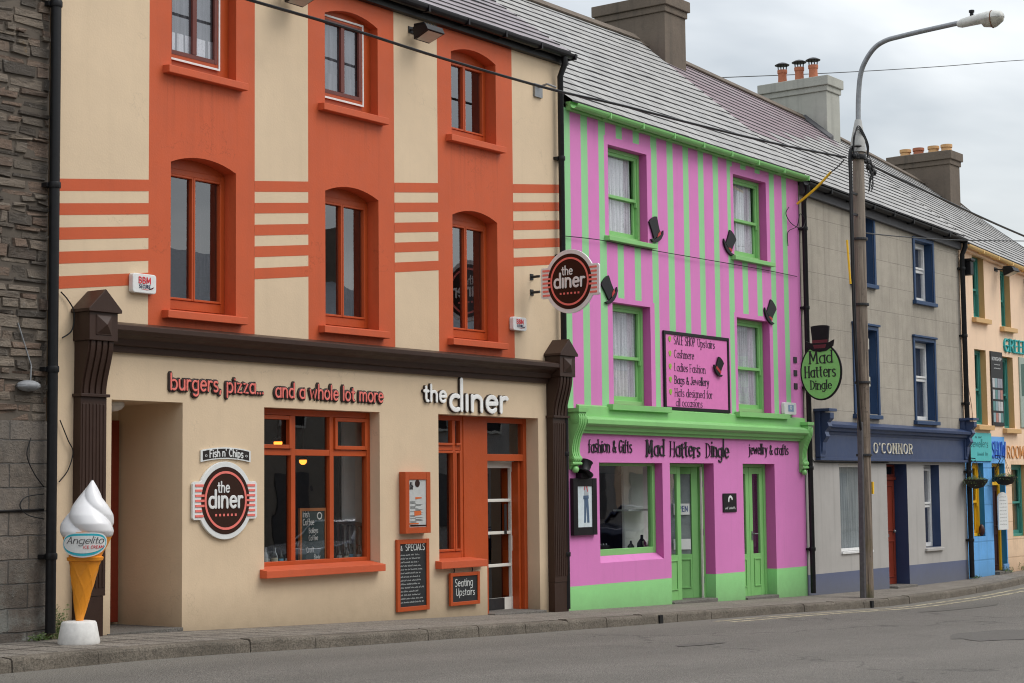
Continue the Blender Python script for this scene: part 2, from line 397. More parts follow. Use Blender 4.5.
NAVYR = paint('blue_reveal', K(33, 58, 90), .5, .10, .08, .2)
PLINTH = paint('slate_blue_plinth', K(80, 90, 124), .7, .08, .12, .4, splash=-.2, dirt=(.16, .16, .15))
PEACH = paint('peach_render', K(222, 188, 160), .7, .07, .18, .3, dirt=(.36, .2, .12))
PEACHD = paint('ochre_reveal', K(188, 152, 104), .7, .05, .05, .2)
TEAL = paint('teal_timber', K(58, 126, 116), .45, .08, .05, .15)
TURQ = paint('turquoise_board', K(72, 168, 168), .5, .06, .08, .15)
BLUE = paint('sky_blue_masonry', K(96, 154, 208), .6, .06, .12, .25, splash=-.35)
BLUED = paint('deep_blue_reveal', K(36, 112, 158), .6, .05, .05, .2)
YELT = paint('yellow_timber', K(214, 166, 30), .4, .05, .05, .1)
WHITEP = plain('white_plastic', K(212, 212, 210, 1.15), .35)
WHITE = paint('white_paint', K(200, 198, 190), .45, .06, .05, .1)
BLACKP = plain('black_plastic', (.008, .008, .009), .45, var=.3, spec=.3)
BLACKG = plain('black_gloss', (.008, .007, .009), .4, var=.2, spec=.3)
NEARBL = plain('chalk_black', (.012, .014, .016), .6, var=.4)
CHALK = plain('chalk_white', (.62, .64, .62), .9)
DKBROWN = plain('sign_brown', K(44, 22, 12), .5, var=.05, spec=.25)
SALMON = plain('salmon_letters', K(212, 108, 98), .5, var=.05)
SIGNWH = plain('sign_white', K(216, 218, 216, 1.1), .4, var=.04)
SIGNGR = plain('sign_green', K(120, 178, 100), .45, var=.05)
SIGNPK = plain('sign_pink', K(202, 110, 168), .5, var=.04)
REDW = plain('red_ink', K(190, 40, 50), .5)
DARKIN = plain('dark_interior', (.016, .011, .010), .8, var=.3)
MAROON = plain('maroon_panelling', (.035, .008, .008), .5, var=.3)
GREYIN = plain('grey_interior', (.20, .20, .195), .8)
PALEIN = plain('pale_interior', (.34, .33, .31), .8)
STEEL = plain('galvanised_steel', (.26, .27, .28), .45, .6, var=.15)
DKSTEEL = plain('dark_steel', (.03, .03, .032), .5, .3, var=.2)
TERRA = paint('terracotta', K(160, 98, 72), .8, .15, .2, .4)
BUFF = paint('buff_clay', K(190, 150, 104), .8, .15, .2, .4)
LEAD = plain('lead_flashing', (.25, .26, .27), .6, .1, var=.25)
CHIMD = paint('dark_chimney_render', K(96, 86, 76), .9, .2, .5, .8, 20, dirt=(.05, .048, .042), blotch=.3)
CHIML = paint('grey_chimney_render', K(150, 150, 142), .9, .12, .35, .6, 20, dirt=(.12, .12, .11), blotch=.15)
WOODF = paint('fresh_wood', K(150, 92, 50), .5, .15, .1, .2)
REDDOOR = paint('mahogany_door', K(112, 44, 28), .35, .12, .05, .15, spec=.5)

def glass_mat(name, tint=(.90, .92, .92), k=1.0, base=.03, rough=.0):
    t = NT(name); p = t.pos()
    gm = t.node('ShaderNodeNewGeometry')
    dt = t.math('ABSOLUTE', t.node('ShaderNodeVectorMath', operation='DOT_PRODUCT', n_0=gm.outputs['Normal'], n_1=gm.outputs['Incoming']).outputs['Value'])
    fr = t.math('ADD', .04, t.math('MULTIPLY', t.math('POWER', t.math('SUBTRACT', 1.0, dt), 5.0), .96))
    f = t.math('ADD', t.math('MULTIPLY', fr, 1.75*k), base, clamp=True)
    bp = t.bump(t.noise(p, 1.9, 2, .5), .05, .02)
    g = t.node('ShaderNodeBsdfGlossy', i_Roughness=rough, i_Color=(.93, .95, 1, 1), i_Normal=bp)
    tr = t.node('ShaderNodeBsdfTransparent', i_Color=(*tint, 1))
    mx = t.node('ShaderNodeMixShader', n_0=f, n_1=tr.outputs[0], n_2=g.outputs[0])
    t.l.new(mx.outputs[0], t.out.inputs[0]); MATS[name] = t.mat; return t.mat
GLASS = glass_mat('window_glass'); GLASSU = glass_mat('upper_window_glass', (.86, .87, .89), 1.9, .05); GLASSG = glass_mat('shop_glass', (.93, .95, .95), .85, .02); GLASSN = glass_mat('net_window_glass', (.93, .94, .95), 1.0, .02)

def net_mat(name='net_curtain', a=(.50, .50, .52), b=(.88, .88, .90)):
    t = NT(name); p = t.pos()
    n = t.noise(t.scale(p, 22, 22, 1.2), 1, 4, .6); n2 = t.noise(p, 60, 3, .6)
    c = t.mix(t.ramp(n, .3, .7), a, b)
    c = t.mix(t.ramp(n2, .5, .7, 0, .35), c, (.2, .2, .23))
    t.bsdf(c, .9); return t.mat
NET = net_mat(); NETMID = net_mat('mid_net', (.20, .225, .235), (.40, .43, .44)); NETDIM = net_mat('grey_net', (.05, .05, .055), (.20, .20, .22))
def slate_mat(name, base, purple=0.0, shine=.64):
    t = NT(name)
    uv = t.node('ShaderNodeUVMap').outputs[0]; p = t.pos()
    br = t.node('ShaderNodeTexBrick', i_Scale=1.0, i_Color1=(.0, 0, 0), i_Color2=(1, 1, 1), i_Mortar=(.5, .5, .5)); t.l.new(uv, br.inputs['Vector'])
    br.inputs['Mortar Size'].default_value = .007; br.inputs['Brick Width'].default_value = .3; br.inputs['Row Height'].default_value = .22; br.inputs['Bias'].default_value = 0
    br.offset = .5
    bn = t.node('ShaderNodeSeparateColor', n_0=br.outputs[0]).outputs[0]
    n = t.noise(p, .8, 5, .6); n2 = t.noise(p, 9, 5, .65); n3 = t.noise(t.scale(p, 5, .6, .6), 1, 4, .6)
    c = t.mix(bn, sub(base, .86), sub(base, 1.14))
    c = t.mix(t.ramp(n, .35, .65, 0, .5), c, (base[0]*1.1, base[1]*1.08, base[2]*1.02))
    if purple: c = t.mix(t.ramp(t.math('ADD', n, t.math('MULTIPLY', bn, .25)), .42, .62, purple*.6, purple), c, (.235, .165, .185))
    c = t.mix(t.ramp(n2, .6, .75, 0, .35), c, (.05, .05, .045))
    c = t.mix(t.ramp(n3, .56, .74, 0, .12), c, (.40, .40, .39))
    c = t.mix(br.outputs[1], c, (.015, .015, .015))
    h = t.math('ADD', t.math('MULTIPLY', bn, .5), t.math('MULTIPLY', n2, .7))
    t.bsdf(c, t.ramp(n2, .3, .7, shine-.1, shine+.15), t.bump(h, .5, .012), .35); MATS[name] = t.mat; return t.mat
SLATE = slate_mat('grey_roof_slate', (.34, .335, .325)); SLATEP = slate_mat('purple_roof_slate', (.32, .29, .295), .85)
SLATEV = slate_mat('violet_grey_slate', (.25, .23, .235), .45, .4)
SLATE_EDGE_SHADE = plain('slate_edge_shade', (.018, .018, .02), .8)  # near-black colour stands in for the shade in the gaps between courses

def rubble_mat():
    t = NT('rubble_stone'); p = t.pos()
    q = t.scale(p, 3.1, 3.1, 12.5)
    nz = t.node('ShaderNodeTexNoise', i_Scale=1.1, i_Detail=5, i_Roughness=.65); t.l.new(q, nz.inputs['Vector'])
    v2 = t.node('ShaderNodeVectorMath', operation='MULTIPLY_ADD', n_0=nz.outputs['Color'], n_1=(1.1, 1.1, 1.0), n_2=q).outputs[0]
    f1 = t.node('ShaderNodeTexVoronoi', feature='F1', distance='CHEBYCHEV', i_Scale=1.0); t.l.new(v2, f1.inputs['Vector'])
    f2 = t.node('ShaderNodeTexVoronoi', feature='F2', distance='CHEBYCHEV', i_Scale=1.0); t.l.new(v2, f2.inputs['Vector'])
    ed = t.math('SUBTRACT', f2.outputs['Distance'], f1.outputs['Distance'])
    r = t.node('ShaderNodeSeparateColor', n_0=f1.outputs['Color'])
    n = t.noise(p, 22, 8, .75); n2 = t.noise(p, 3, 5, .6); n3 = t.noise(t.scale(p, 8, 8, 30), 1, 6, .7)
    c = t.mix(r.outputs[0], (.075, .066, .058), (.27, .23, .19))
    c = t.mix(t.ramp(r.outputs[1], .6, .85, 0, .85), c, (.17, .105, .072))
    c = t.mix(t.ramp(r.outputs[2], .8, .95, 0, .7), c, (.27, .26, .24))
    c = t.mix(t.ramp(n3, .46, .68, 0, .8), c, (.030, .027, .025))
    c = t.mix(t.ramp(n, .58, .72, 0, .55), c, (.30, .28, .25))
    c = t.mix(t.ramp(t.noise(p, 2.2, 6, .7), .66, .73, 0, .7), c, (.28, .17, .05))
    e = t.ramp(ed, .0, .16, 0, 1)
    c = t.mix(e, t.mix(n, (.03, .027, .024), (.12, .108, .095)), c)
    h = t.math('ADD', e, t.math('MULTIPLY', n3, 1.3)); h = t.math('ADD', h, t.math('MULTIPLY', r.outputs[2], .9))
    t.bsdf(c, .85, t.bump(h, 1.0, .045)); return t.mat
RUBBLE = rubble_mat()
def stone_mat():
    t = NT('stone_faces'); p = t.pos(); uv = t.node('ShaderNodeUVMap').outputs[0]; r = t.node('ShaderNodeSeparateXYZ', n_0=uv)
    n = t.noise(p, 20, 8, .75); n3 = t.noise(t.scale(p, 7, 7, 26), 1, 6, .7)
    c = t.mix(r.outputs[0], (.075, .062, .050), (.27, .22, .17))
    c = t.mix(t.ramp(r.outputs[1], .62, .8, 0, .8), c, (.21, .14, .10))
    c = t.mix(t.ramp(n3, .48, .70, 0, .6), c, (.05, .045, .04)); c = t.mix(t.ramp(n, .56, .70, 0, .6), c, (.30, .28, .25))
    c = t.mix(t.ramp(t.noise(p, 2.2, 6, .7), .66, .73, 0, .7), c, (.28, .17, .05))
    t.bsdf(c, .85, t.bump(t.math('ADD', n, n3), 1.0, .03)); return t.mat
STONES = stone_mat()
def block_mat():
    t = NT('weathered_blockwork'); p = t.pos()
    s = t.node('ShaderNodeSeparateXYZ', n_0=p)
    v = t.node('ShaderNodeCombineXYZ', n_0=s.outputs[0], n_1=s.outputs[2]).outputs[0]
    nn = t.node('ShaderNodeTexNoise', i_Scale=4, i_Detail=3); t.l.new(p, nn.inputs['Vector'])
    v = t.node('ShaderNodeVectorMath', operation='MULTIPLY_ADD', n_0=nn.outputs['Color'], n_1=(.03, .03, .0), n_2=v).outputs[0]
    br = t.node('ShaderNodeTexBrick', i_Scale=1.0, i_Color1=(.15, .122, .095), i_Color2=(.24, .20, .165), i_Mortar=(.085, .078, .07)); t.l.new(v, br.inputs['Vector'])
    br.inputs['Mortar Size'].default_value = .009; br.inputs['Brick Width'].default_value = .46; br.inputs['Row Height'].default_value = .228
    br.inputs['Mortar Smooth'].default_value = .6; br.inputs['Bias'].default_value = 0
    n = t.noise(p, 9, 7, .75); n2 = t.noise(p, 1.4, 5, .65); n3 = t.noise(p, 40, 4, .7)
    c = t.mix(t.ramp(n, .4, .68, 0, .7), br.outputs[0], (.055, .05, .045))
    c = t.mix(t.ramp(n2, .35, .7, 0, .4), c, (.24, .225, .205))
    c = t.mix(t.ramp(n3, .6, .72, 0, .6), c, (.40, .36, .30))
    h = t.ramp(s.outputs[2], .15, .9, .9, 0); h = t.math('MULTIPLY', h, t.ramp(t.noise(p, 2.7, 6, .65), .47, .56, 0, 1))
    c = t.mix(h, c, (.30, .31, .28))
    hh = t.math('ADD', t.math('MULTIPLY', br.outputs[1], -1.2), t.math('ADD', n, n3))
    t.bsdf(c, .9, t.bump(hh, .9, .02)); return t.mat
BLOCK = block_mat()

def road_mat():
    t = NT('worn_asphalt'); p = t.pos()
    n = t.noise(t.scale(p, .25, .6, 1), 1, 6, .6); n2 = t.noise(p, 70, 3, .8); n3 = t.noise(p, 22, 4, .7); n4 = t.noise(p, 2.2, 6, .7)
    vo = t.node('ShaderNodeTexVoronoi', feature='F1', i_Scale=65.0); t.l.new(p, vo.inputs['Vector'])
    c = t.mix(n, (.215, .197, .172), (.29, .268, .238))
    nl = t.noise(t.scale(p, .05, 1.0, 1), 1, 4, .5); c = t.mix(t.ramp(nl, .35, .65, 0, .5), c, (.16, .148, .13))
    c = t.mix(t.ramp(t.noise(p, .7, 3, .5), .62, .72, 0, .35), c, (.11, .10, .09))
    c = t.mix(t.ramp(n2, .42, .58, 0, .85), c, (.075, .069, .060))
    c = t.mix(t.ramp(vo.outputs['Distance'], .10, .30, .55, 0), c, (.44, .42, .38))
    c = t.mix(t.ramp(n4, .5, .72, 0, .38), c, (.12, .11, .096))
    # hairline cracks
    wv = t.node('ShaderNodeTexVoronoi', feature='DISTANCE_TO_EDGE', i_Scale=.16)
    nz = t.node('ShaderNodeTexNoise', i_Scale=1.3, i_Detail=6); t.l.new(p, nz.inputs['Vector'])
    t.l.new(t.node('ShaderNodeVectorMath', operation='MULTIPLY_ADD', n_0=nz.outputs['Color'], n_1=(2.2, 2.2, 0), n_2=p).outputs[0], wv.inputs['Vector'])
    c = t.mix(t.ramp(wv.outputs['Distance'], .0, .006, .55, 0), c, (.03, .028, .025))
    # silt lying in the channel below the kerb
    sy = t.node('ShaderNodeSeparateXYZ', n_0=p).outputs[1]
    c = t.mix(t.ramp(t.math('ADD', sy, t.math('MULTIPLY', n4, .5)), -2.1, -1.1, 0, .5), c, (.25, .235, .20))
    h = t.math('ADD', n2, t.math('ADD', n3, t.math('MULTIPLY', vo.outputs['Distance'], -1.3)))
    t.bsdf(c, t.ramp(n3, .3, .7, .68, .9), t.bump(h, .85, .012), .35); MATS['road'] = t.mat; return t.mat
ROAD = road_mat()
def pave_mat(name, a, b, slabs=True):
    t = NT(name); p = t.pos(); s = t.node('ShaderNodeSeparateXYZ', n_0=p)
    n = t.noise(p, 1.7, 6, .65); n2 = t.noise(p, 48, 4, .75); n3 = t.noise(p, 8, 5, .7)
    c = t.mix(t.ramp(n, .3, .7), a, b)
    c = t.mix(t.ramp(n2, .44, .60, 0, .72), c, (.075, .066, .055))
    c = t.mix(t.ramp(n3, .55, .75, 0, .5), c, (.075, .07, .06))
    h = t.math('ADD', n2, t.math('MULTIPLY', n3, 1.4))
    if slabs:
        nn = t.node('ShaderNodeTexNoise', i_Scale=3, i_Detail=3); t.l.new(p, nn.inputs['Vector'])
        v = t.node('ShaderNodeVectorMath', operation='MULTIPLY_ADD', n_0=nn.outputs['Color'], n_1=(.035, .035, 0), n_2=p).outputs[0]
        sv = t.node('ShaderNodeSeparateXYZ', n_0=v)
        def joint(sock, per, w_): return t.ramp(t.math('ABSOLUTE', t.math('SUBTRACT', t.math('FRACT', t.math('DIVIDE', sock, per)), .5)), .5-w_, .5-w_*.35, 0, 1)
        sk = t.math('ADD', sv.outputs[0], t.math('MULTIPLY', sv.outputs[1], .12))
        jn = t.math('MAXIMUM', joint(sk, .34, .060), joint(sv.outputs[1], .62, .040))
        jm = t.math('MULTIPLY', jn, t.ramp(s.outputs[0], 13.3, 15.5, .9, .12))
        c = t.mix(jm, c, (.03, .026, .022))
        h = t.math('ADD', h, t.math('MULTIPLY', jn, -1.0))
    t.bsdf(c, .88, t.bump(h, .9, .014), .3); MATS[name] = t.mat; return t.mat
PAVE = pave_mat('paving_concrete', (.25, .22, .185), (.35, .315, .27)); KERB = pave_mat('kerb_concrete', (.14, .12, .095), (.26, .225, .18), False)
STEPM = pave_mat('doorstep_concrete', (.17, .16, .145), (.24, .225, .20), False)
EARTH = paint('distant_ground', (.09, .10, .06), .9)

# ------------------------------------------------------------------ the ground
GP = [(-60, .16), (8, .16), (12, .14), (14, .07), (18.5, -.06), (20.4, -.12), (23, -.18), (27.3, -.29), (31, -.335), (34.2, -.33), (37.4, -.27), (45, -.1), (80, .7)]
KP = [(-60, -1.3), (10, -1.3), (13, -1.45), (16, -1.42), (18, -1.40), (20.6, -1.27), (23, -1.25), (25.2, -1.28), (27, -1.45), (29, -1.3), (32, -1.05), (36, -.72), (40, -.6), (80, -.6)]
def interp(P, x):
    if x <= P[0][0]: return P[0][1]
    for (a, b), (c, d) in zip(P, P[1:]):
        if x <= c:
            t = (x-a)/(c-a); return b+(d-b)*t
    return P[-1][1]
def gz(x): return sum(interp(GP, x+o) for o in (-.8, -.4, 0, .4, .8))/5
def ky(x): return sum(interp(KP, x+o) for o in (-.9, -.45, 0, .45, .9))/5
def kz(x): return gz(x)-.025
XS = [-60+i*2 for i in range(30)]+[i*.25 for i in range(0, 200)]+[50+i*3 for i in range(24)]
rn = random.Random(3)
def ribbon(name, fa, fb, mat, n=1, jit=0, kind='structure', smooth=True):
    mb = MB()
    for a, b in zip(XS, XS[1:]):
        for k in range(n):
            s, e = k/n, (k+1)/n
            P = [Vector(fa(a)).lerp(Vector(fb(a)), s), Vector(fa(b)).lerp(Vector(fb(b)), s), Vector(fa(b)).lerp(Vector(fb(b)), e), Vector(fa(a)).lerp(Vector(fb(a)), e)]
            mb.quad(P)
    o = mb.build(name, mat, None, smooth, recalc=False); return tag(o, kind=kind)
OPK = -12.6
ribbon('road', lambda x: (x, OPK, gz(x)-.16), lambda x: (x, ky(x)+.03, kz(x)-.125), ROAD)
ribbon('pavement', lambda x: (x, ky(x)+.13, kz(x)), lambda x: (x, 1.2, gz(x)), PAVE)
def kerb_mb(yf, zf, sgn):
    mb = MB(); rr = random.Random(5)
    L = .92; x = -24.0
    while x < 74:
        g = .004; dz = rr.uniform(-.005, .005); dy = rr.uniform(-.008, .008); xa, xb = x+g, x+L-g
        n = 8; S = []
        hole = abs(x-20.4) < .46 or abs(x-26.7) < .46
        for i in range(n+1):
            xx = xa+(xb-xa)*i/n; y = yf(xx)+dy*sgn; z = zf(xx)+dz; j = rr.uniform(-.010, .006)
            S.append([Vector((xx, y+sgn*.145, z-.3)), Vector((xx, y+sgn*.145, z+.002)), Vector((xx, y+sgn*.03, z+.001+j)), Vector((xx, y+sgn*.009, z-.008+j)), Vector((xx, y-sgn*.0, z-.03+j)), Vector((xx, y-sgn*.015, z-.30))])
        for i in range(n):
            for k in range(5): mb.quad([S[i][k], S[i+1][k], S[i+1][k+1], S[i][k+1]])
        mb.quad(S[0]); mb.quad(S[-1][::-1]); x += L
    return mb
tag(kerb_mb(ky, kz, 1).build('kerb', KERB, None, recalc=True), kind='structure')
mbh = MB()
for hx in (20.62, 26.85):
    y = ky(hx); z = kz(hx)
    mbh.box(hx-.045, hx+.035, y-.028, y+.02, z-.125, z-.015)
tag(mbh.build('kerb_drain', plain('drain_void_shade', (.006, .006, .006), .9), None), kind='structure')  # solid near-black blocks stand in for the dark inside open notches
tag(kerb_mb(lambda x: OPK, lambda x: gz(x)-.03, -1).build('kerb', KERB), kind='structure')
ribbon('pavement', lambda x: (x, -15.9, gz(x)-.02), lambda x: (x, OPK-.13, gz(x)-.03), PAVE)
gm = MB(); gm.quad([(-1500, -1500, -1.2), (1500, -1500, -1.2), (1500, 1500, -1.2), (-1500, 1500, -1.2)])
tag(gm.build('ground', EARTH), kind='structure')
# worn double yellow lines beside the kerb
def line_mat():
    t = NT('faded_line_paint'); p = t.pos(); n = t.noise(p, 9, 6, .75)
    a = t.ramp(n, .40, .52, 0, .85)
    b = t.node('ShaderNodeBsdfPrincipled', i_Base_Color=(.52, .46, .31, 1), i_Roughness=.8); tr = t.node('ShaderNodeBsdfTransparent')
    t.l.new(t.node('ShaderNodeMixShader', n_0=a, n_1=tr.outputs[0], n_2=b.outputs[0]).outputs[0], t.out.inputs[0]); return t.mat
LINE = line_mat()
def rz(x, y):  # road height at a point
    a = gz(x)-.16; b = kz(x)-.125; t = (y-OPK)/((ky(x)+.03)-OPK); return a+(b-a)*t
for off in (.30, .55):
    mb = MB(); x = 21.5
    while x < 48:
        P = []
        for xx, oo in ((x, off+.1), (x+.25, off+.1), (x+.25, off), (x, off)):
            y = ky(xx)-oo; P.append((xx, y, rz(xx, y)+.004))
        mb.quad(P); x += .25
    tag(mb.build('road_marking', LINE, None, recalc=False), kind='structure')
# the dark reinstated patch in the road
def patch(name, cx, cy, pts, col):
    t = NT(name+'_tar'); p = t.pos(); n = t.noise(p, 60, 4, .8); n4 = t.noise(p, 5, 5, .7)
    c = t.mix(t.ramp(n, .4, .65), col, sub(col, .4)); t.bsdf(c, .8, t.bump(n, .8, .01), .3)
    mb = MB(); mb.quad([(cx+a, cy+b, rz(cx+a, cy+b)+.005) for a, b in pts]); tag(mb.build(name, t.mat, None, recalc=False), kind='structure')
rr = random.Random(12)
def blob(rx, ry, n=26): return [((rx*(1+rr.uniform(-.13, .13)))*math.cos(2*PI*i/n), (ry*(1+rr.uniform(-.13, .13)))*math.sin(2*PI*i/n)) for i in range(n)]
patch('road_patch', 21.2, -5.9, blob(1.4, .6), (.15, .14, .125))
patch('road_stain', 17.0, -4.0, blob(.5, .12), (.15, .14, .125))
patch('road_stain', 27.5, -2.6, blob(1.6, .16), (.16, .15, .13))
# ------------------------------------------------------------------ building kit
def wall(name, parent, x0, x1, zt, ops, mats, cell=None, xs=(), zs=(), zb=-.8, y=0.0, extra=()):
    """front wall sheet with real openings and reveals. op: x0,x1,z0,z1,d,(arch),(slot)"""
    mb = MB()
    X = sorted(set([x0, x1]+[v for o in ops for v in (o['x0'], o['x1'])]+[v for v in xs if x0 < v < x1]))
    Z = sorted(set([zb]+[v for o in ops for v in (o['z0'], o['z1'])]+list(zs)))+['top']
    tz = lambda v, x: zt(x) if v == 'top' else v
    for xa, xb in zip(X, X[1:]):
        for za, zc in zip(Z, Z[1:]):
            xm = (xa+xb)/2; zm = (za+(zt(xm) if zc == 'top' else zc))/2
            if any(o['x0'] < xm < o['x1'] and o['z0'] < zm < o['z1'] for o in ops): continue
            sl = cell(xm, zm) if cell else 0
            mb.quad([(xa, y, tz(za, xa)), (xb, y, tz(za, xb)), (xb, y, tz(zc, xb)), (xa, y, tz(zc, xa))], sl)
    for o in ops:
        a, b, c, e, d = o['x0'], o['x1'], o['z0'], o['z1'], o['d']; sl = o.get('slot', 0); rise = o.get('arch', 0); ff = o.get('face', sl)
        zsr = e-rise; split = o.get('split')
        for xx in (a, b):
            if xx == a and 'lmax' in o: mb.quad([(xx, y, c), (xx, y+d, c), (xx, y+d, o['lmax']), (xx, y, o['lmax'])], sl); continue
            if xx == b and o.get('noR'): continue
            if split: mb.quad([(xx, y, c), (xx, y+d, c), (xx, y+d, split[0]), (xx, y, split[0])], split[1]); mb.quad([(xx, y, split[0]), (xx, y+d, split[0]), (xx, y+d, zsr), (xx, y, zsr)], sl)
            else: mb.quad([(xx, y, c), (xx, y+d, c), (xx, y+d, zsr), (xx, y, zsr)], sl)
        mb.quad([(a, y, c), (b, y, c), (b, y+d, c), (a, y+d, c)], sl)
        if rise:
            n = 10; hw = (b-a)/2; R = (hw*hw+rise*rise)/(2*rise); cz = e-R; cx = (a+b)/2
            A = [(cx+hw*(2*i/n-1), cz+math.sqrt(R*R-(hw*(2*i/n-1))**2)) for i in range(n+1)]
            for p, q in zip(A, A[1:]):
                mb.quad([(p[0], y, p[1]), (q[0], y, q[1]), (q[0], y, e), (p[0], y, e)], ff)
                mb.quad([(p[0], y, p[1]), (q[0], y, q[1]), (q[0], y+d, q[1]), (p[0], y+d, p[1])], sl)
        else:
            mb.quad([(a, y, e), (b, y, e), (b, y+d, e), (a, y+d, e)], sl)
    for pts, sl in extra: mb.quad(pts, sl)
    return mb.build(name, mats, parent, recalc=False)
def shell(parent, x0, x1, yb, zt, ridge, mat, levels):
    """side and rear walls and floors, so that the house is a closed volume"""
    mb = MB()
    for xx in (x0+.012, x1-.012):
        mb.quad([(xx, .012, -.8), (xx, yb, -.8), (xx, yb, zt(xx)), (xx, ridge[0], ridge[1](xx)-.03), (xx, .012, zt(xx))])
    mb.quad([(x0, yb, -.8), (x1, yb, -.8), (x1, yb, zt(x1)), (x0, yb, zt(x0))])
    mb.build('side_wall', mat, parent, recalc=False)
    mb = MB()
    for z in levels: mb.box(x0+.02, x1-.02, .5, yb-.02, z-.12, z+.1)
    mb.box(x0+.02, x1-.02, 4.2, 4.3, -.6, levels[-1]+2.2)
    mb.build('floor_slab', DARKIN, parent)
def slate_roof(name, parent, x0, x1, ze, zr, ridge_y, mats, seg=None, patchf=None, ye=-.14):
    """real overlapping courses: each one a tilted strip with gap shade painted on its butt edge. mats[0..], last = edge"""
    mb = MB(); N = None
    zl = zr(x0)-ze(x0); L = math.hypot(ridge_y-ye, zl); N = int(L/.22); nx = seg or max(2, int((x1-x0)/.3))
    rr = random.Random(11); E_ = len(mats)-1
    for c in range(N):
        t0, t1 = c/N, (c+1)/N+.012
        row = [rr.uniform(-.003, .003)+(.008 if rr.random() < .03 else 0) for _ in range(nx+1)]
        for i in range(nx):
            xa, xb = x0+(x1-x0)*i/nx, x0+(x1-x0)*(i+1)/nx
            def pt(x, t, lift): return (x, ye+(ridge_y-ye)*t, ze(x)+(zr(x)-ze(x))*t+lift)
            la, lb = .026+row[i], .026+row[i+1]
            sl = patchf((xa+xb)/2, (t0+t1)/2) if patchf else 0
            u = L*t0
            mb.quad([pt(xa, t0, la), pt(xb, t0, lb), pt(xb, t1, .004), pt(xa, t1, .004)], sl, uv=[(xa, c*.22+.003), (xb, c*.22+.003), (xb, c*.22+.217), (xa, c*.22+.217)])
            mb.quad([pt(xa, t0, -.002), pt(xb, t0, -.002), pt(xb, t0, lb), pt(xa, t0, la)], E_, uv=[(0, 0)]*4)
    # back slope
    mb.quad([(x0, ridge_y, zr(x0)), (x1, ridge_y, zr(x1)), (x1, 2*ridge_y-ye, ze(x1)), (x0, 2*ridge_y-ye, ze(x0))], 0, uv=[(0, 0), (5, 0), (5, 4), (0, 4)])
    # under layer closes the roof against light
    mb.quad([(x0, ye+.1, ze(x0)-.03), (x1, ye+.1, ze(x1)-.03), (x1, ridge_y, zr(x1)-.08), (x0, ridge_y, zr(x0)-.08)], E_, uv=[(0, 0)]*4)
    o = mb.build(name, mats, parent, recalc=False)
    rb = MB(); x = x0
    while x < x1-.05:
        xb = min(x+.45, x1); a = (x, ridge_y, zr(x)+.03); b = (xb-.008, ridge_y, zr(xb)+.03)
        rb.prism([(-.13, -.07), (0, .055), (.13, -.07), (.11, -.09), (0, .025), (-.11, -.09)], lambda u, v: (x, ridge_y+u, zr(x)+.03+v), lambda u, v: (xb-.008, ridge_y+u, zr(xb)+.03+v)); x = xb
    rb.build('ridge_tile', CHIMD, o)
    return o
def gutter(name, parent, x0, x1, z, mat, y=-.16, r=.06, board=None, bz=.16):
    """half-round gutter on brackets with a fascia board; z is a function of x"""
    mb = MB(); n = max(4, int((x1-x0)/.8))
    for i in range(n):
        xa, xb = x0+(x1-x0)*i/n, x0+(x1-x0)*(i+1)/n
        k = 8; P = [(math.cos(PI+PI*j/k)*r, math.sin(PI+PI*j/k)*r) for j in range(k+1)]+[(math.cos(-PI*j/k)*(r-.008), math.sin(-PI*j/k)*(r-.008)) for j in range(k+1)]
        mb.prism(P, lambda u, v: (xa, y+u, z(xa)+v), lambda u, v: (xb+.001, y+u, z(xb)+v))
        mb.box(xb-.06, xb-.03, y-r-.006, y+r+.02, z(xb)-r-.008, z(xb)+.006)
    g = mb.build(name, mat, parent)
    if board:
        mb = MB(); a, b = x0+.02, x1-.02
        mb.hexa([(a, -.085, z(a)-bz), (b, -.085, z(b)-bz), (b, -.003, z(b)-bz), (a, -.003, z(a)-bz), (a, -.085, z(a)+.05), (b, -.085, z(b)+.05), (b, -.003, z(b)+.05), (a, -.003, z(a)+.05)])
        mb.build('fascia_board', board, parent, bevel=.004)
    return g
def downpipe(parent, x, ztop, zbot, mat, y=-.085, r=.042, swan=True, step=1.35):
    mb = MB(); pts = []
    if swan: pts += [(x, -.16, ztop), (x, -.16, ztop-.1), (x, y, ztop-.26)]
    else: pts += [(x, y, ztop)]
    pts += [(x, y, zbot)]
    mb.tube(pts, r, 12); z = zbot+.7
    while z < ztop-.4:
        mb.lathe((x, y, z), [(r+.009, 0), (r+.012, .01), (r+.012, .05), (r+.009, .06)], 12); mb.box(x-r-.03, x+r+.03, y+r*.4, -.002, z+.01, z+.05); z += step
    return mb.build('downpipe', mat, parent, smooth=True)
def sill(parent, x0, x1, z0, z1, mat, out=.11, inn=.12, y=0.0, bevel=.006):
    mb = MB(); mb.hexa([(x0, y-out, z0), (x1, y-out, z0), (x1, y+inn, z0), (x0, y+inn, z0), (x0, y-out, z1-.02), (x1, y-out, z1-.02), (x1, y+inn, z1+.004), (x0, y+inn, z1+.004)])
    return mb.build('sill', mat, parent, bevel=bevel)
def fr_boxes(mb, x0, x1, z0, z1, y, w, d, slot=0, wt=None, wb=None):
    """a rectangular frame: jambs full height, head and foot between them"""
    wt = wt or w; wb = wb or w
    mb.box(x0, x0+w, y, y+d, z0, z1, slot); mb.box(x1-w, x1, y, y+d, z0, z1, slot)
    mb.box(x0+w, x1-w, y+.002, y+d-.002, z1-wt, z1, slot); mb.box(x0+w, x1-w, y+.002, y+d-.002, z0, z0+wb, slot)
def pane(parent, x0, x1, z0, z1, y, mat):
    mb = MB(); mb.quad([(x0, y, z0), (x1, y, z0), (x1, y, z1), (x0, y, z1)]); return mb.build('pane', mat, parent, recalc=False)
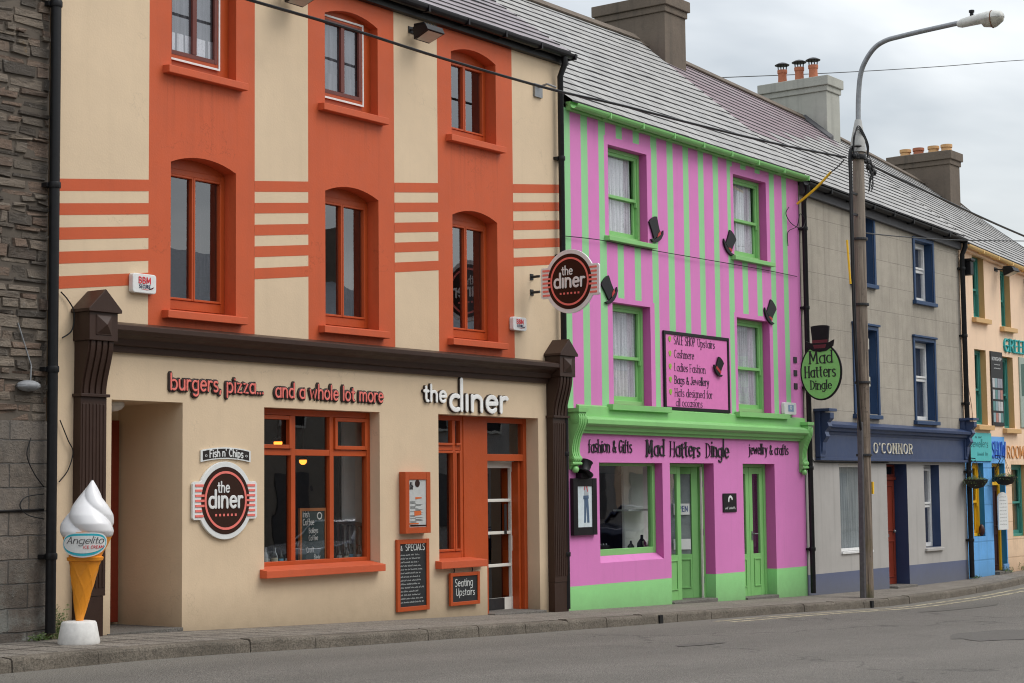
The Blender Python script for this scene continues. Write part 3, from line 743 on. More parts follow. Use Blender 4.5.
def curtain(parent, x0, x1, z0, z1, y, mat=None, amp=.022, name='curtain', per=.085, seed=1, topamp=.6, bow=0):
    mb = MB(); rr = random.Random(seed); n = int((x1-x0)/.012); m = 5; ph = rr.uniform(0, 6); P = []
    for j in range(m+1):
        t = j/m; row = []
        for i in range(n+1):
            s = i/n; xx = x0+(x1-x0)*s
            if bow: xx = x0+(x1-x0)*(s*(1-bow*math.sin(PI*t*.9)))
            row.append((xx, y+amp*(topamp+(1-topamp)*(1-t))*math.sin(2*PI*xx/per+ph+1.5*math.sin(xx*9)+.5*t), z0+(z1-z0)*t))
        P.append(row)
    for j in range(m):
        for i in range(n): mb.quad([P[j][i], P[j][i+1], P[j+1][i+1], P[j+1][i]])
    return mb.build(name, mat or NET, parent, smooth=True, recalc=False)
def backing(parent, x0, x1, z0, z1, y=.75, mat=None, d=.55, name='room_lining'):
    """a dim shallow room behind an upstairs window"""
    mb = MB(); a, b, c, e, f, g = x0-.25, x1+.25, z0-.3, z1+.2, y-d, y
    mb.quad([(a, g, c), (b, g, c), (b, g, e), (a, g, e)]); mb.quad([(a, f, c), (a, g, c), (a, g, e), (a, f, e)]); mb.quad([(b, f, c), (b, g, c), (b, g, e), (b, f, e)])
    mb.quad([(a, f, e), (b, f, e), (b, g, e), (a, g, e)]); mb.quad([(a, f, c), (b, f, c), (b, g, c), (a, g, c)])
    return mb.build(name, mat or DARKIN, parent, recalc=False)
def chimney(parent, x0, x1, y0, y1, zb, zt, mat, cap, pots, ovh=.07, slabs=2):
    mb = MB(); mb.box(x0, x1, y0, y1, zb, zt-.32)
    o = mb.build('chimney', mat, parent, bevel=.01)
    mb = MB(); mb.box(x0-.03, x1+.03, y0-.03, y1+.03, zt-.32, zt-.2); mb.box(x0-ovh, x1+ovh, y0-ovh, y1+ovh, zt-.2, zt); mb.box(x0+.06, x1-.06, y0+.06, y1-.06, zt, zt+.03)
    mb.build('chimney_cap', cap, o, bevel=.012)
    for (py, r, h, mt, cowl) in pots:
        p = MB(); xc = (x0+x1)/2
        p.lathe((xc, py, zt), [(r*1.05, 0), (r*.97, .05), (r*.9, h*.6), (r*.92, h-.08), (r*1.06, h-.07), (r*1.06, h), (r*.8, h), (r*.8, h-.05)], 16)
        q = p.build('chimney_pot', mt, o, smooth=True)
        if cowl:
            c = MB(); c.lathe((xc, py, zt+h+.1), [(r*1.55, 0), (r*1.6, .012), (r*.9, .05), (.02, .07)], 16)
            for k in range(4):
                a = PI/4+k*PI/2; c.bar((xc+math.cos(a)*r*.85, py+math.sin(a)*r*.85, zt+h-.03), (xc+math.cos(a)*r*.95, py+math.sin(a)*r*.95, zt+h+.11), .02, .02)
            c.build('cowl', DKSTEEL, o)
    return o

# ================================================================== the stone building at the left edge
sb = thing('stone_building', 'dark rubble stone wall over weathered concrete blocks at the left edge', 'building', (6, 0, .15))
mb = MB(); ZJ = 2.22
mb.quad([(-8, .02, ZJ), (11.47, .02, ZJ), (11.47, .02, 9.5), (-8, .02, 9.5)]); mb.quad([(11.47, .02, ZJ), (11.47, 7, ZJ), (11.47, 7, 9.5), (11.47, .02, 9.5)])
mb.quad([(-8, .02, 9.5), (11.47, .02, 9.5), (11.47, 7, 9.5), (-8, 7, 9.5)])
mb.build('rubble_wall', RUBBLE, sb, recalc=False)
mb = MB(); mb.quad([(8.4, .008, ZJ), (11.46, .008, ZJ), (11.46, .008, 7.7), (8.4, .008, 7.7)]); mb.build('mortar_bed', paint('lime_mortar', (.12, .10, .08), .9, .25, .3, .8, 25), sb, recalc=False)
mb = MB(); rr = random.Random(17); z = ZJ
while z < 7.6:      # the stones nearest the diner stand out as real irregular pieces
    hc = rr.uniform(.05, .14); x = 8.6+rr.uniform(-.2, .1)
    while x < 11.42:
        wd = rr.uniform(.10, .42); xb = min(x+wd, 11.46); h = hc*rr.uniform(.75, 1.15); zz = z+rr.uniform(-.012, .012); d = rr.uniform(.012, .045); g = rr.uniform(.002, .008)
        J = lambda k=.012: rr.uniform(-k, k); s0, s1, s2, s3 = J(), J(), J(.02), J(.02)
        B = [(x+g, .03, zz+g+s0), (xb-g, .03, zz+g+s1), (xb-g+s2, .03, zz+h-g), (x+g+s3, .03, zz+h-g+J())]
        q = .012; Fc = [(x+g+q+J(.006), .02-d+J(.01), zz+g+q*.6+s0), (xb-g-q+J(.006), .02-d+J(.01), zz+g+q*.6+s1), (xb-g-q+s2, .02-d+J(.01), zz+h-g-q*.6), (x+g+q+s3, .02-d+J(.01), zz+h-g-q*.6)]
        uvr = [(rr.random(), rr.random())]*4
        mb.quad(Fc, uv=uvr)
        for i in range(4): mb.quad([B[i], B[(i+1) % 4], Fc[(i+1) % 4], Fc[i]], uv=uvr)
        x = xb
        if rr.random() < .1: x += .02
    z += hc*.93
mb.build('stone_courses', STONES, sb, recalc=False)
mb = MB(); mb.box(-8, 11.47, .0, 7, -.6, ZJ); mb.build('block_wall', BLOCK, sb)
mb = MB(); zw = 1.36; pts = [(x*.7+1.0, -.012-.006*math.sin(x*3), zw-.02*math.sin(x*.9)) for x in range(15)]+[(11.42, -.02, zw+.01)]
mb.tube(pts, .012, 6); mb.build('wall_cable', BLACKP, sb)
def loose(pts, r=.008, n=12):
    P = [Vector(p) for p in pts]; out = []
    for i in range(len(P)-1):
        a = P[max(i-1, 0)]; b = P[i]; c = P[i+1]; d = P[min(i+2, len(P)-1)]
        for k in range(n):
            t = k/n; out.append(.5*((2*b)+(c-a)*t+(2*a-5*b+4*c-d)*t*t+(3*b-a-3*c+d)*t**3))
    out.append(P[-1]); return out
mb = MB(); mb.tube(loose([(*[v for v in (F(31, 438, -.03)[0], -.03)], F(31, 438, -.03)[1]), (F(27, 455, -.04)[0], -.04, F(27, 455, -.04)[1]), (F(34, 473, -.04)[0], -.04, F(34, 473, -.04)[1]), (F(44, 487, -.05)[0], -.05, F(44, 487, -.05)[1])]), .006, 6)
mb.tube(loose([(F(44, 494, -.05)[0], -.05, F(44, 494, -.05)[1]), (F(26, 497, -.05)[0], -.05, F(26, 497, -.05)[1]), (F(20, 506, -.05)[0], -.05, F(20, 506, -.05)[1]), (F(28, 515, -.05)[0], -.05, F(28, 515, -.05)[1]), (F(44, 519, -.05)[0], -.05, F(44, 519, -.05)[1])]), .006, 6)
mb.build('loose_cable', BLACKP, sb)
fl = thing('bulkhead_lamp', 'small domed grey bulkhead lamp on the stone wall', 'lamp', (F(25, 384)[0], 0, F(25, 384)[1]))
mb = MB(); lx, lz = F(25, 386); mb.ball((lx, -.05, lz), .13, .09, .055); mb.build('lamp_dome', LEAD, fl, smooth=True)
mb = MB(); mb.tube([(lx+.05, -.02, lz+.05), (lx+.06, -.015, lz+.2), (lx-.1, -.012, lz+.6)], .007, 6); mb.build('lamp_cable', LEAD, fl)

# ================================================================== the diner
DX0, DX1 = 11.56, 20.33
dn = thing('shop_building', 'three-storey cream house with orange window columns, brown pilasters and a diner at street level', 'building', (16, 0, 0))
dzt = lambda x: 7.50
OC = [(12.76, 14.32), (15.19, 16.73), (17.58, 19.18)]
ops = []
for a, b in ((13.07, 14.03), (15.48, 16.43), (17.87, 18.82)):
    ops.append(dict(x0=a, x1=b, z0=3.43, z1=5.09, d=.22, arch=.095, slot=1))
    ops.append(dict(x0=a, x1=b, z0=6.02, z1=7.195, d=.22, arch=.095, slot=1))
ops += [dict(x0=14.47, x1=16.43, z0=.62, z1=2.45, d=.17), dict(x0=17.55, x1=18.53, z0=.63, z1=2.46, d=.24, noR=1), dict(x0=18.53, x1=19.69, z0=-.8, z1=2.46, d=.24, lmax=.63), dict(x0=12.28, x1=13.25, z0=-.8, z1=2.46, d=1.0)]
def dcell(x, z): return 1 if z > 2.98 and any(a < x < b for a, b in OC) else 0
# painted bands between the window columns, each 2 mm of paint proud of the wall
BANDS = []
yl = [(178.5, 190.8), (203.2, 215), (227.4, 239.7), (251.6, 263.7), (276.3, 288.8)]; yr = [(184.7, 193.2), (202.4, 211), (220.4, 229.3), (238.2, 247), (255.8, 264.3)]
for (a0, a1), (b0, b1) in zip(yl, yr):
    zl = [F(61, v)[1] for v in (a1, a0)]; zr_ = [F(557, v)[1] for v in (b1, b0)]; xl, xr = F(61, 240)[0], F(557, 230)[0]
    zz = lambda x, k: zl[k]+(zr_[k]-zl[k])*(x-xl)/(xr-xl)
    for p, q in ((DX0+.01, 12.76), (14.32, 15.19), (16.73, 17.58), (19.18, DX1-.01)):
        BANDS.append(([(p, -.002, zz(p, 0)), (q, -.002, zz(q, 0)), (q, -.002, zz(q, 1)), (p, -.002, zz(p, 1))], 1))
wall('wall', dn, DX0, DX1, dzt, ops, [CREAM, ORANGE], dcell, [v for p in OC for v in p], [2.98], extra=BANDS)
shell(dn, DX0, DX1, 6.4, dzt, (3.1, lambda x: 9.9), CREAM, (2.95, 5.6, 7.55))
RF = slate_roof('roof', dn, DX0, DX1+.06, lambda x: 7.53, lambda x: 9.93, 3.15, [SLATEV, SLATE, SLATE_EDGE_SHADE])
gutter('gutter', dn, DX0, DX1+.1, lambda x: 7.50, BLACKG, r=.065, board=BLACKP, bz=.13)
downpipe(dn, 20.20, 7.44, gz(20.2)+.02, BLACKP)
downpipe(dn, 11.45, 9.0, gz(11.5)+.05, BLACKP, r=.05, swan=False, step=1.8, y=-.10)
# first floor casements
for i, (a, b) in enumerate(((13.07, 14.03), (15.48, 16.43), (17.87, 18.82))):
    for fl_, (z0, zs, z1) in enumerate(((3.43, 4.99, 5.09), (6.02, 7.10, 7.195))):
        net = fl_ == 1 and i < 2
        fm = TIMBER if not net else plain('dark_red_frame', K(92, 40, 30), .4) if 'dark_red_frame' not in MATS else MATS['dark_red_frame']
        mb = MB(); y = .17
        zt_ = zs-.02
        if net:
            y = .10
            fr_boxes(mb, a+.002, b-.16, z0+.12, zt_+.04, y, .05, .05, 0)
        else:
            fr_boxes(mb, a+.002, b-.002, z0+.03, zt_, y, .06, .07, 0, wb=.10)
            fr_boxes(mb, a+.062, (a+b)/2-.002, z0+.132, zt_-.062, y-.012, .024, .06); fr_boxes(mb, (a+b)/2+.002, b-.062, z0+.132, zt_-.062, y-.012, .024, .06)
        mb.box(a+.002, b-.002, y+.01, y+.05, zt_+(.04 if net else 0), z1+.0)
        if net: mb.box(b-.16, b-.002, y+.02, y+.05, z0, zt_+.04, 0); mb.box(a+.002, b-.16, y+.02, y+.05, z0, z0+.12, 0)
        wo_ = mb.build('window', TIMBER if net else fm, dn, bevel=.004)
        if net:
            mf = MB(); xm = (a+b-.16)/2+.03; mf.box(xm-.03, xm+.03, y-.002, y+.028, z0+.215, zt_-.055); fr_boxes(mf, a+.052, b-.19, z0+.165, zt_-.01, y-.004, .045, .03); mf.build('sash', fm, wo_)
            m2 = MB(); xq = b-.16; m2.box(xq-.018, xq+.002, y-.012, y+.0, z0+.10, zt_+.04); m2.box(a+.002, xq-.018, y-.011, y, z0+.10, z0+.122); m2.box(a+.002, xq-.018, y-.011, y, zt_+.018, zt_+.04)
            m2.build('white_trim', WHITEP, wo_)
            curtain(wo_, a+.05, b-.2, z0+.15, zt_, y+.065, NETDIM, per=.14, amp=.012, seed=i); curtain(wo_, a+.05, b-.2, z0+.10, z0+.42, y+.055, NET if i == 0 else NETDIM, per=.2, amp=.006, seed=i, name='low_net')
        pane(wo_, a+.03, b-.05 if not net else b-.18, z0+.05, zt_, y+.03, GLASSU)
        backing(wo_, a, b, z0, z1)
        if not net and fl_ == 0: curtain(wo_, b-.3, b-.02, z0+.05, zt_, y+.22, plain('dim_curtain', (.05, .048, .05), .9) if 'dim_curtain' not in MATS else MATS['dim_curtain'], seed=i)
        sill(wo_, a-.12, b+.09, z0-.10, z0, TIMBER2, .10, .17)
# ground-floor window: three lights with top casements
a, b, c, e, y = 14.47, 16.43, .62, 2.45, .15
mb = MB(); xm1, xm2, zt_ = F(300, 480, y)[0], F(335, 480, y)[0], F(335, 453, y)[1]
xm1 = a+.63; xm2 = a+1.28
fr_boxes(mb, a+.002, b-.002, c+.04, e-.002, y, .06, .08, wb=.08, wt=.07)
for xm in (xm1, xm2): mb.box(xm-.035, xm+.035, y+.004, y+.07, c+.12, e-.072)
for p, q in ((a+.062, xm1-.035), (xm1+.035, xm2-.035), (xm2+.035, b-.062)): mb.box(p, q, y+.006, y+.07, zt_-.035, zt_+.035)
W1 = mb.build('window', TIMBER, dn, bevel=.004)
for p, q in ((a+.066, xm1-.04), (xm2+.04, b-.066)): mb = MB(); fr_boxes(mb, p, q, zt_+.04, e-.076, y-.02, .045, .06); mb.build('top_casement', TIMBER, W1, bevel=.004)
pane(W1, a+.03, b-.03, c+.06, e-.03, y+.045, GLASS)
mb = MB(); mb.hexa([(a-.07, -.11, .575), (b-.03, -.11, .575), (b-.03, .0, .575), (a-.07, .0, .575), (a-.07, -.11, .655), (b-.03, -.11, .655), (b-.03, .0, .672), (a-.07, .0, .672)])
mb.hexa([(a+.004, -.02, .60), (b-.034, -.02, .60), (b-.004, .145, .60), (a+.004, .145, .60), (a+.004, -.02, .668), (b-.034, -.02, .668), (b-.004, .145, .694), (a+.004, .145, .694)]); mb.build('sill', TIMBER2, W1, bevel=.004)
# entrance screen: window, broad post, door under a fanlight
y = .20
mb = MB(); wx = F(468, 500, .2)[0]-.10; px_ = F(487.3, 500, .2)[0]; dr_ = 19.66
fr_boxes(mb, 17.552, wx, .66, 2.458, y, .05, .08, wb=.08, wt=.06); zt2 = F(455, 447, y)[1]; xm = F(454.5, 500, y)[0]
mb.box(xm-.03, xm+.03, y+.004, y+.07, .74, 2.398)
for p, q in ((17.602, xm-.03), (xm+.03, wx-.05)):
    mb.box(p, q, y+.006, y+.07, zt2-.045, zt2+.045); mb.box(p, q, y-.02, y+.05, zt2+.02, zt2+.05)
fr_boxes(mb, 17.60, xm-.005, .745, zt2-.05, y-.015, .03, .05); fr_boxes(mb, xm+.005, wx-.05, .745, zt2-.05, y-.015, .03, .05)
W2 = mb.build('window', TIMBER, dn, bevel=.004)
pane(W2, 17.58, wx-.02, .7, 2.42, y+.04, GLASS)
sill(W2, 17.47, 18.40, .55, .66, TIMBER2, .10, .2)
mb = MB(); mb.box(wx+.002, px_, y-.01, y+.09, -.2, 2.458); mb.box(18.535, 18.60, .03, y-.012, -.2, .55); mb.build('screen_post', TIMBER, dn, bevel=.004)
mb = MB(); zb = gz(19.1); dtop = F(505, 461, y)[1]; dfr = F(505, 452, y)[1]
mb.box(19.62, 19.688, y-.005, y+.09, zb-.2, 2.458); mb.box(px_+.002, 19.62, y, y+.08, dtop, dtop+.09); mb.box(px_+.002, 19.62, y, y+.08, 2.39, 2.456)
DF = mb.build('door_frame', TIMBER, dn, bevel=.004)
pane(DF, px_-.01, 19.63, dtop+.08, 2.40, y+.04, GLASS).name = 'fanlight_pane'
# inner white glazed leaf and the open orange leaf
def leaf(name, hx, hy, ang, wd, zb, zt, th, mat, panels, glassm, stile=.11, rail=.05, kick=.0, lock=None):
    R = Matrix.Rotation(ang, 4, 'Z'); T = lambda u, d, z: tuple(Vector((hx, hy, 0))+R@Vector((u, d, 0))+Vector((0, 0, z)))
    def bx(mb, u0, u1, d0, d1, z0, z1): mb.hexa([T(u0, d0, z0), T(u1, d0, z0), T(u1, d1, z0), T(u0, d1, z0), T(u0, d0, z1), T(u1, d0, z1), T(u1, d1, z1), T(u0, d1, z1)])
    mb = MB(); bx(mb, 0, stile, 0, th, zb, zt); bx(mb, wd-stile, wd, 0, th, zb, zt); bx(mb, stile, wd-stile, .002, th-.002, zt-stile, zt); bx(mb, stile, wd-stile, .002, th-.002, zb, zb+rail+kick)
    gaps = []
    z0 = zb+rail+kick; z1 = zt-stile
    for k in range(panels):
        pa = z0+(z1-z0)*k/panels; pb = z0+(z1-z0)*(k+1)/panels
        if k: bx(mb, stile, wd-stile, .003, th-.003, pa-rail/2, pa+rail/2)
    return mb, T, bx, z0, z1
x_a, x_b = F(487.5, 500, .42)[0], F(515, 500, .62)[0]
zb = gz(19)-.02
ang = math.atan2(.30, .66)
mb, T, bx, z0, z1 = leaf('door', px_+.02, .32, rad(3), F(516, 500, .34)[0]-px_-.02, zb+.02, dtop-.0, .05, WHITE, 4, None, .09, .04, .13)
ID = mb.build('inner_door', WHITE, dn, bevel=.004)
mb = MB(); bx(mb, .085, .53, .022, .026, z0, z1); mb.build('pane', glass_mat('door_glass', (.16, .10, .09), .7), ID)
mb = MB(); bx(mb, .09, .53, -.004, 0, zb+.04, zb+.19); bx(mb, .545, .60, -.006, -.001, zb+1.02, zb+1.42); mb.build('kick_plate', DKSTEEL, ID)
mb = MB(); R2 = rad(90)
mb.box(19.57, 19.615, y+.05, y+.95, zb+.02, dtop-.005); mb.box(19.555, 19.57, y+.15, y+.85, zb+.2, zb+.8); mb.box(19.555, 19.57, y+.15, y+.85, zb+1.0, zb+1.85)
OD = mb.build('door', TIMBER, dn, bevel=.006)
mb = MB(); mb.tube([(19.53, y+.80, zb+.95), (19.515, y+.80, zb+.97), (19.515, y+.80, zb+1.28), (19.53, y+.80, zb+1.3)], .012, 8); mb.build('handle', STEEL, OD)
mb = MB(); mb.hexa([(18.56, -.10, zb-.2), (19.70, -.10, zb-.2), (19.70, .6, zb-.2), (18.56, .6, zb-.2), (18.56, -.10, zb+.035), (19.70, -.10, zb+.02), (19.70, .6, zb+.035), (18.56, .6, zb+.045)]); mb.build('doorstep', STEPM, dn, bevel=.008)
# side recess
mb = MB(); zf = gz(12.8)
mb.quad([(12.0, .995, -.3), (13.4, .995, -.3), (13.4, .995, 2.8), (12.0, .995, 2.8)]); mb.build('recess_wall', CREAM, dn, recalc=False)
mb = MB(); mb.box(12.26, 13.20, .92, .985, zf+.04, 2.30)
for q in ((12.36, 12.68), (12.78, 13.10)):
    mb.box(q[0], q[1], .905, .92, zf+.2, zf+.9); mb.box(q[0], q[1], .905, .92, zf+1.05, 2.15)
RD = mb.build('recess_door', plain('dark_orange_door', K(110, 36, 16), .5), dn, bevel=.006)
mb = MB(); mb.ball((13.06, .88, zf+1.03), .03, .03, .03); mb.build('handle', STEEL, RD, smooth=True)
mb = MB(); mb.box(12.24, 13.25, -.02, 1.02, -.4, zf+.012); mb.build('recess_floor', STEPM, dn)
mb = MB(); mb.ball((12.62, .38, 2.43), .13, .13, .07); mb.build('ceiling_lamp', WHITEP, dn, smooth=True)
# brown pilasters and cornice
def pilaster(x0, wd, zg):
    d = .11
    mb = MB(); mb.box(x0, x0+wd, -d, -.001, zg+.38, 2.47); n = 7; g = wd/(n*2+1)
    for k in range(n): mb.box(x0+g*(2*k+1), x0+g*(2*k+2), -d-.007, -d+.001, zg+.46, 2.40)
    o = mb.build('pilaster', BROWN, dn, bevel=.003)
    mb = MB(); mb.box(x0+.002, x0+wd-.02, -d+.006, -.002, zg-.3, zg+.379); mb.build('pilaster_foot', BROWN, o, bevel=.004)
    mb = MB(); mb.box(x0-.02, x0+wd+.02, -d-.03, -.002, 2.47, 2.50); mb.build('pilaster_collar', BROWN, o, bevel=.003)
    def prof(off):
        P = []
        for i in range(13):
            t = i/12; s = t*t*(3-2*t); P.append((-(d+.0+(.215-d)*s)-off, 2.50+.52*t))
        return P
    mb = MB(); p = prof(0); poly = p+[(-.002, 3.02), (-.002, 2.50)]
    mb.prism(poly, lambda u, v: (x0+.005, u, v), lambda u, v: (x0+wd-.005, u, v))
    k = 4; g = wd/(k*3+1)
    for i in range(k):
        xa = x0+g*(3*i+1); q = prof(.016); poly2 = [(u, v) for u, v in q]+[(u+.018, v) for u, v in q[::-1]]
        mb.prism(poly2, lambda u, v: (xa, u, v), lambda u, v: (xa+2*g, u, v))
    mb.build('console', BROWN, o, bevel=.003)
    mb = MB(); D = .25; mb.box(x0-.015, x0+wd+.015, -D, -.002, 3.02, 3.33); xm = x0+wd/2; h = .10
    mb.box(xm-h, xm+h, -D-.008, -D+.001, 3.175-h, 3.175+h)
    B = len(mb.v); mb.v += [Vector(v) for v in ((xm-h+.01, -D-.009, 3.175-h+.01), (xm+h-.01, -D-.009, 3.175-h+.01), (xm+h-.01, -D-.009, 3.175+h-.01), (xm-h+.01, -D-.009, 3.175+h-.01), (xm, -D-.055, 3.175))]
    for f in ((0, 1, 4), (1, 2, 4), (2, 3, 4), (3, 0, 4)): mb.f.append(tuple(B+i for i in f)); mb.m.append(0)
    w2 = wd/2+.045
    mb.prism([(-w2, 3.30), (w2, 3.30), (w2, 3.33), (0, 3.53), (-w2, 3.33)], lambda u, v: (xm+u, -D-.03, v), lambda u, v: (xm+u, -.003, v))
    mb.build('pilaster_cap', BROWN, o, bevel=.004)
    return o
pilaster(11.79, .33, gz(11.95)); pilaster(19.88, .33, gz(20))
mb = MB(); P = [(-.002, 2.93), (-.05, 2.93), (-.06, 2.99), (-.10, 3.0), (-.12, 3.06), (-.17, 3.09), (-.20, 3.10), (-.235, 3.13), (-.245, 3.135), (-.245, 3.185), (-.20, 3.20), (-.002, 3.24)]
mb.prism(P, lambda u, v: (12.135, u, v+.01), lambda u, v: (19.86, u, v)); mb.build('cornice', BROWN, dn, bevel=.003)
# raised lettering on the fascia
def bandtext(parent, s, x, z, h, w, mat_front, mat_back, fit, **kw):
    mb = MB(); text(mb, wallframe(x, z), s, 0, 0, h, w*1.75, .0, .022, fit=fit, **kw); b_ = mb.build('letter_backing_and_shadow', mat_back, parent)
    mb = MB(); text(mb, wallframe(x, z), s, 0, 0, h, w*.66, .024, .030, fit=fit, **kw); return mb.build('lettering', mat_front, b_)
LTM = plain('backing_and_shadow_brown', (.028, .015, .012), .6)  # backs the salmon letters and stands in for shadow beside the white ones
xa, xb = F(169, 385)[0], F(264, 388)[0]; z_ = F(169, 389)[1]
bandtext(dn, 'burgers, pizza...', xa, z_-.005, .108, .30, SALMON, LTM, (xb-xa)*.975, jit=.02)
xa, xb = F(274, 388)[0], F(384, 394)[0]
bandtext(dn, 'and a whole lot more', xa, F(274, 396)[1]-.012, .106, .30, SALMON, LTM, (xb-xa)*.975, jit=.02)
LW = plain('off_white_letters', K(222, 224, 218, 1.25), .5)
xa, xb = F(422, 390)[0], F(444, 400)[0]
xc, xd = F(449, 395)[0]-.02, F(508, 410)[0]-.06; zt1, zt2_ = F(422, 401)[1], F(449, 410)[1]
G['2'] = (.74, [_a(.34, .48, .32, .46, 60, 300), [(.68, 2.0), (.68, .02)]])
mb = MB(); text(mb, wallframe(xa, zt1), 'the', 0, 0, .130, .36, .0, .03, fit=xb-xa); text(mb, wallframe(xc, zt2_), '21ner', 0, 0, .195, .36, .0, .03, fit=xd-xc); lb_ = mb.build('letter_backing_and_shadow', LTM, dn)  # dark layer is a painted shadow along the white letters
mb = MB(); text(mb, wallframe(xa, zt1), 'the', 0, 0, .130, .29, .031, .040, fit=xb-xa); text(mb, wallframe(xc, zt2_), '21ner', 0, 0, .195, .29, .031, .042, fit=xd-xc); mb.build('lettering', LW, lb_)
# ---- things fixed to the diner
def logo(parent, fr, w, h, mirror=False):
    """white plate, brown disc, ring, side bars and the name"""
    sx = w/.95; sy = h/.82; f2 = lambda u, v, d=0: fr(u*sx, v*sy, d)
    R = .41; ty = .20; ax_ = math.degrees(math.asin(ty/R)); out = []
    for s0 in (0, 1):      # top arc right-to-left, left tab, bottom arc, right tab
        out += circle(0, 0, R, R, 26, ax_+180*s0, 180-ax_+180*s0)
        q = -1 if s0 == 0 else 1
        out += [(q*.455, -q*ty*1.0), (q*.475, -q*ty*.88), (q*.475, q*ty*.88), (q*.455, q*ty*1.0)]
    mb = MB(); plate(mb, f2, out, 0, .03); mb.build('sign_plate', SIGNWH, parent, bevel=.004)
    mb = MB(); plate(mb, f2, circle(0, 0, .355, .355, 60), .030, .034); d = mb.build('disc', DKBROWN, parent)
    mb = MB(); ring(mb, f2, 0, 0, .285, .285, .31, .31, .034, .038); mb.build('ring', SALMON, parent)
    mb = MB()
    for s in (-1, 1):
        for k in range(7):
            yv = (k-3)*.053; xin = .312 if abs(k-3) <= 1 else math.sqrt(.355**2-yv*yv)+.006
            p = [(s*xin, yv-.012), (s*.44, yv-.012), (s*.44, yv+.012), (s*xin, yv+.012)]; plate(mb, f2, p, .030, .037)
    for k in range(6):
        xx = (k-2.5)*.058; plate(mb, f2, [(xx-.013, -.165), (xx+.013, -.165), (xx+.013, -.14), (xx-.013, -.14)], .034, .038)
    mb.build('side_stripes', SALMON, parent)
    mb = MB(); text(mb, f2, 'the', -.12, .085, .074, .22, .034, .04, fit=.17); text(mb, f2, 'd1ner', -.245, -.075, .118, .26, .034, .041, fit=.49); mb.build('lettering', SIGNWH, parent)
x, z = 13.845, 1.43
sg = thing('wall_sign', 'round brown diner sign fixed flat on the cream wall beside the big window', 'sign', (x, 0, z)); logo(sg, wallframe(x, z, -.004), .96, .83)
x, z = (F(200, 455)[0]+F(249, 455)[0])/2, F(224, 455)[1]
sg = thing('name_plate', 'small curved black Fish n Chips plaque above the round wall sign', 'sign', (x, 0, z))
hw = .37; arc_ = lambda u: .035*(1-(u/hw)**2)
def curved(hw_, h0, h1, n=14): return [(-hw_+2*hw_*i/n, h0+arc_(-hw_+2*hw_*i/n)) for i in range(n+1)]+[(hw_-2*hw_*i/n, h1+arc_(hw_-2*hw_*i/n)) for i in range(n+1)]
fr = wallframe(x, z-.015, -.003); mb = MB(); plate(mb, fr, curved(.37, -.062, .062), 0, .018); mb.build('sign_plate', SIGNWH, sg)
mb = MB(); plate(mb, fr, curved(.345, -.048, .048), .018, .021); mb.build('sign_face', plain('sign_black', (.02, .014, .013), .4), sg)
mb = MB(); text(mb, fr, "Fish n' Chips", -.25, -.035, .052, .26, .021, .025, fit=.50, base=arc_)
for s in (-1, 1): ring(mb, fr, s*.30, .005, .010, .010, .016, .013, .021, .024, n=12)
mb.build('lettering', SIGNWH, sg)
# projecting round sign
sx_ = 19.56; ya, za = FX(542, 281, sx_); yb_, _ = FX(600.5, 281, sx_); yc = (ya+yb_)/2; zc_ = (FX(571, 250, sx_)[1]+FX(571, 313, sx_)[1])/2; hh = FX(571, 249.5, sx_)[1]-FX(571, 313.5, sx_)[1]
sg = thing('hanging_sign', 'round diner sign projecting over the pavement on two black brackets', 'sign', (sx_, 0, zc_)); logo(sg, sideframe(sx_, yc, zc_), ya-yb_, hh)
for q in (F(531, 277)[1], F(531, 292.5)[1]):
    mb = MB(); mb.tube([(sx_+.015, -.0, q), (sx_+.015, ya+.05, q+.0)], .018, 8); mb.box(sx_-.02, sx_+.05, -.012, -.001, q-.04, q+.04); mb.build('bracket', DKSTEEL, sg)
# menu case, chalk boards
def framed(name, label, cat, x0, x1, z0, z1, fw, d, face, label_parts=None, proud=.0, frm=TIMBER, hood=0):
    t = thing(name, label, cat, ((x0+x1)/2, 0, (z0+z1)/2)); mb = MB()
    fr_boxes(mb, x0, x1, z0, z1, -.004-proud-d, fw, d, wt=fw+hood); mb.build('frame', frm, t, bevel=.004)
    mb = MB(); mb.box(x0+fw-.002, x1-fw+.002, -.004-proud-d+.014, -.006-proud, z0+fw-.002, z1-fw-hood+.002); mb.build('board', face, t)
    return t, wallframe(x0, z0, -(.004+proud+d-.014))
t, fr = framed('menu_case', 'orange glazed menu case on the cream wall above the tall chalkboard', 'menu case', 16.78, 17.26, 1.0, 1.74, .075, .10, plain('menu_paper', (.62, .62, .60), .7), hood=.02)
mb = MB(); plate(mb, fr, circle(.24, .60, .045, .045, 20), .001, .004); plate(mb, fr, [(.10, .083), (.40, .083), (.40, .10), (.10, .105)], .001, .003); mb.build('menu_print', DKBROWN, t)
mb = MB()
for (u0, u1, v0, v1) in ((.20, .32, .41, .435), (.18, .31, .21, .27)): plate(mb, fr, [(u0, v0), (u1, v0+.01), (u1, v1), (u0, v1)], .001, .003)
plate(mb, fr, [(.09, .11), (.26, .11), (.26, .125), (.09, .125)], .001, .003); mb.build('menu_picture', plain('food_orange', K(200, 96, 40), .6), t)
mb = MB(); rr = random.Random(4)
for k in range(22):
    v = .38-.012*k; u = .10+(.0 if rr.random() < .6 else .1)
    if v > .12: plate(mb, fr, [(u, v), (u+rr.uniform(.08, .17), v), (u+.1, v+.004), (u, v+.004)], .001, .0025)
text(mb, fr, 'ALL', .095, .575, .026, .3, .001, .004, wide=.8); text(mb, fr, 'DAY', .095, .53, .026, .3, .001, .004, wide=.8)
mb.build('menu_text', plain('ink', (.03, .03, .03), .7), t)
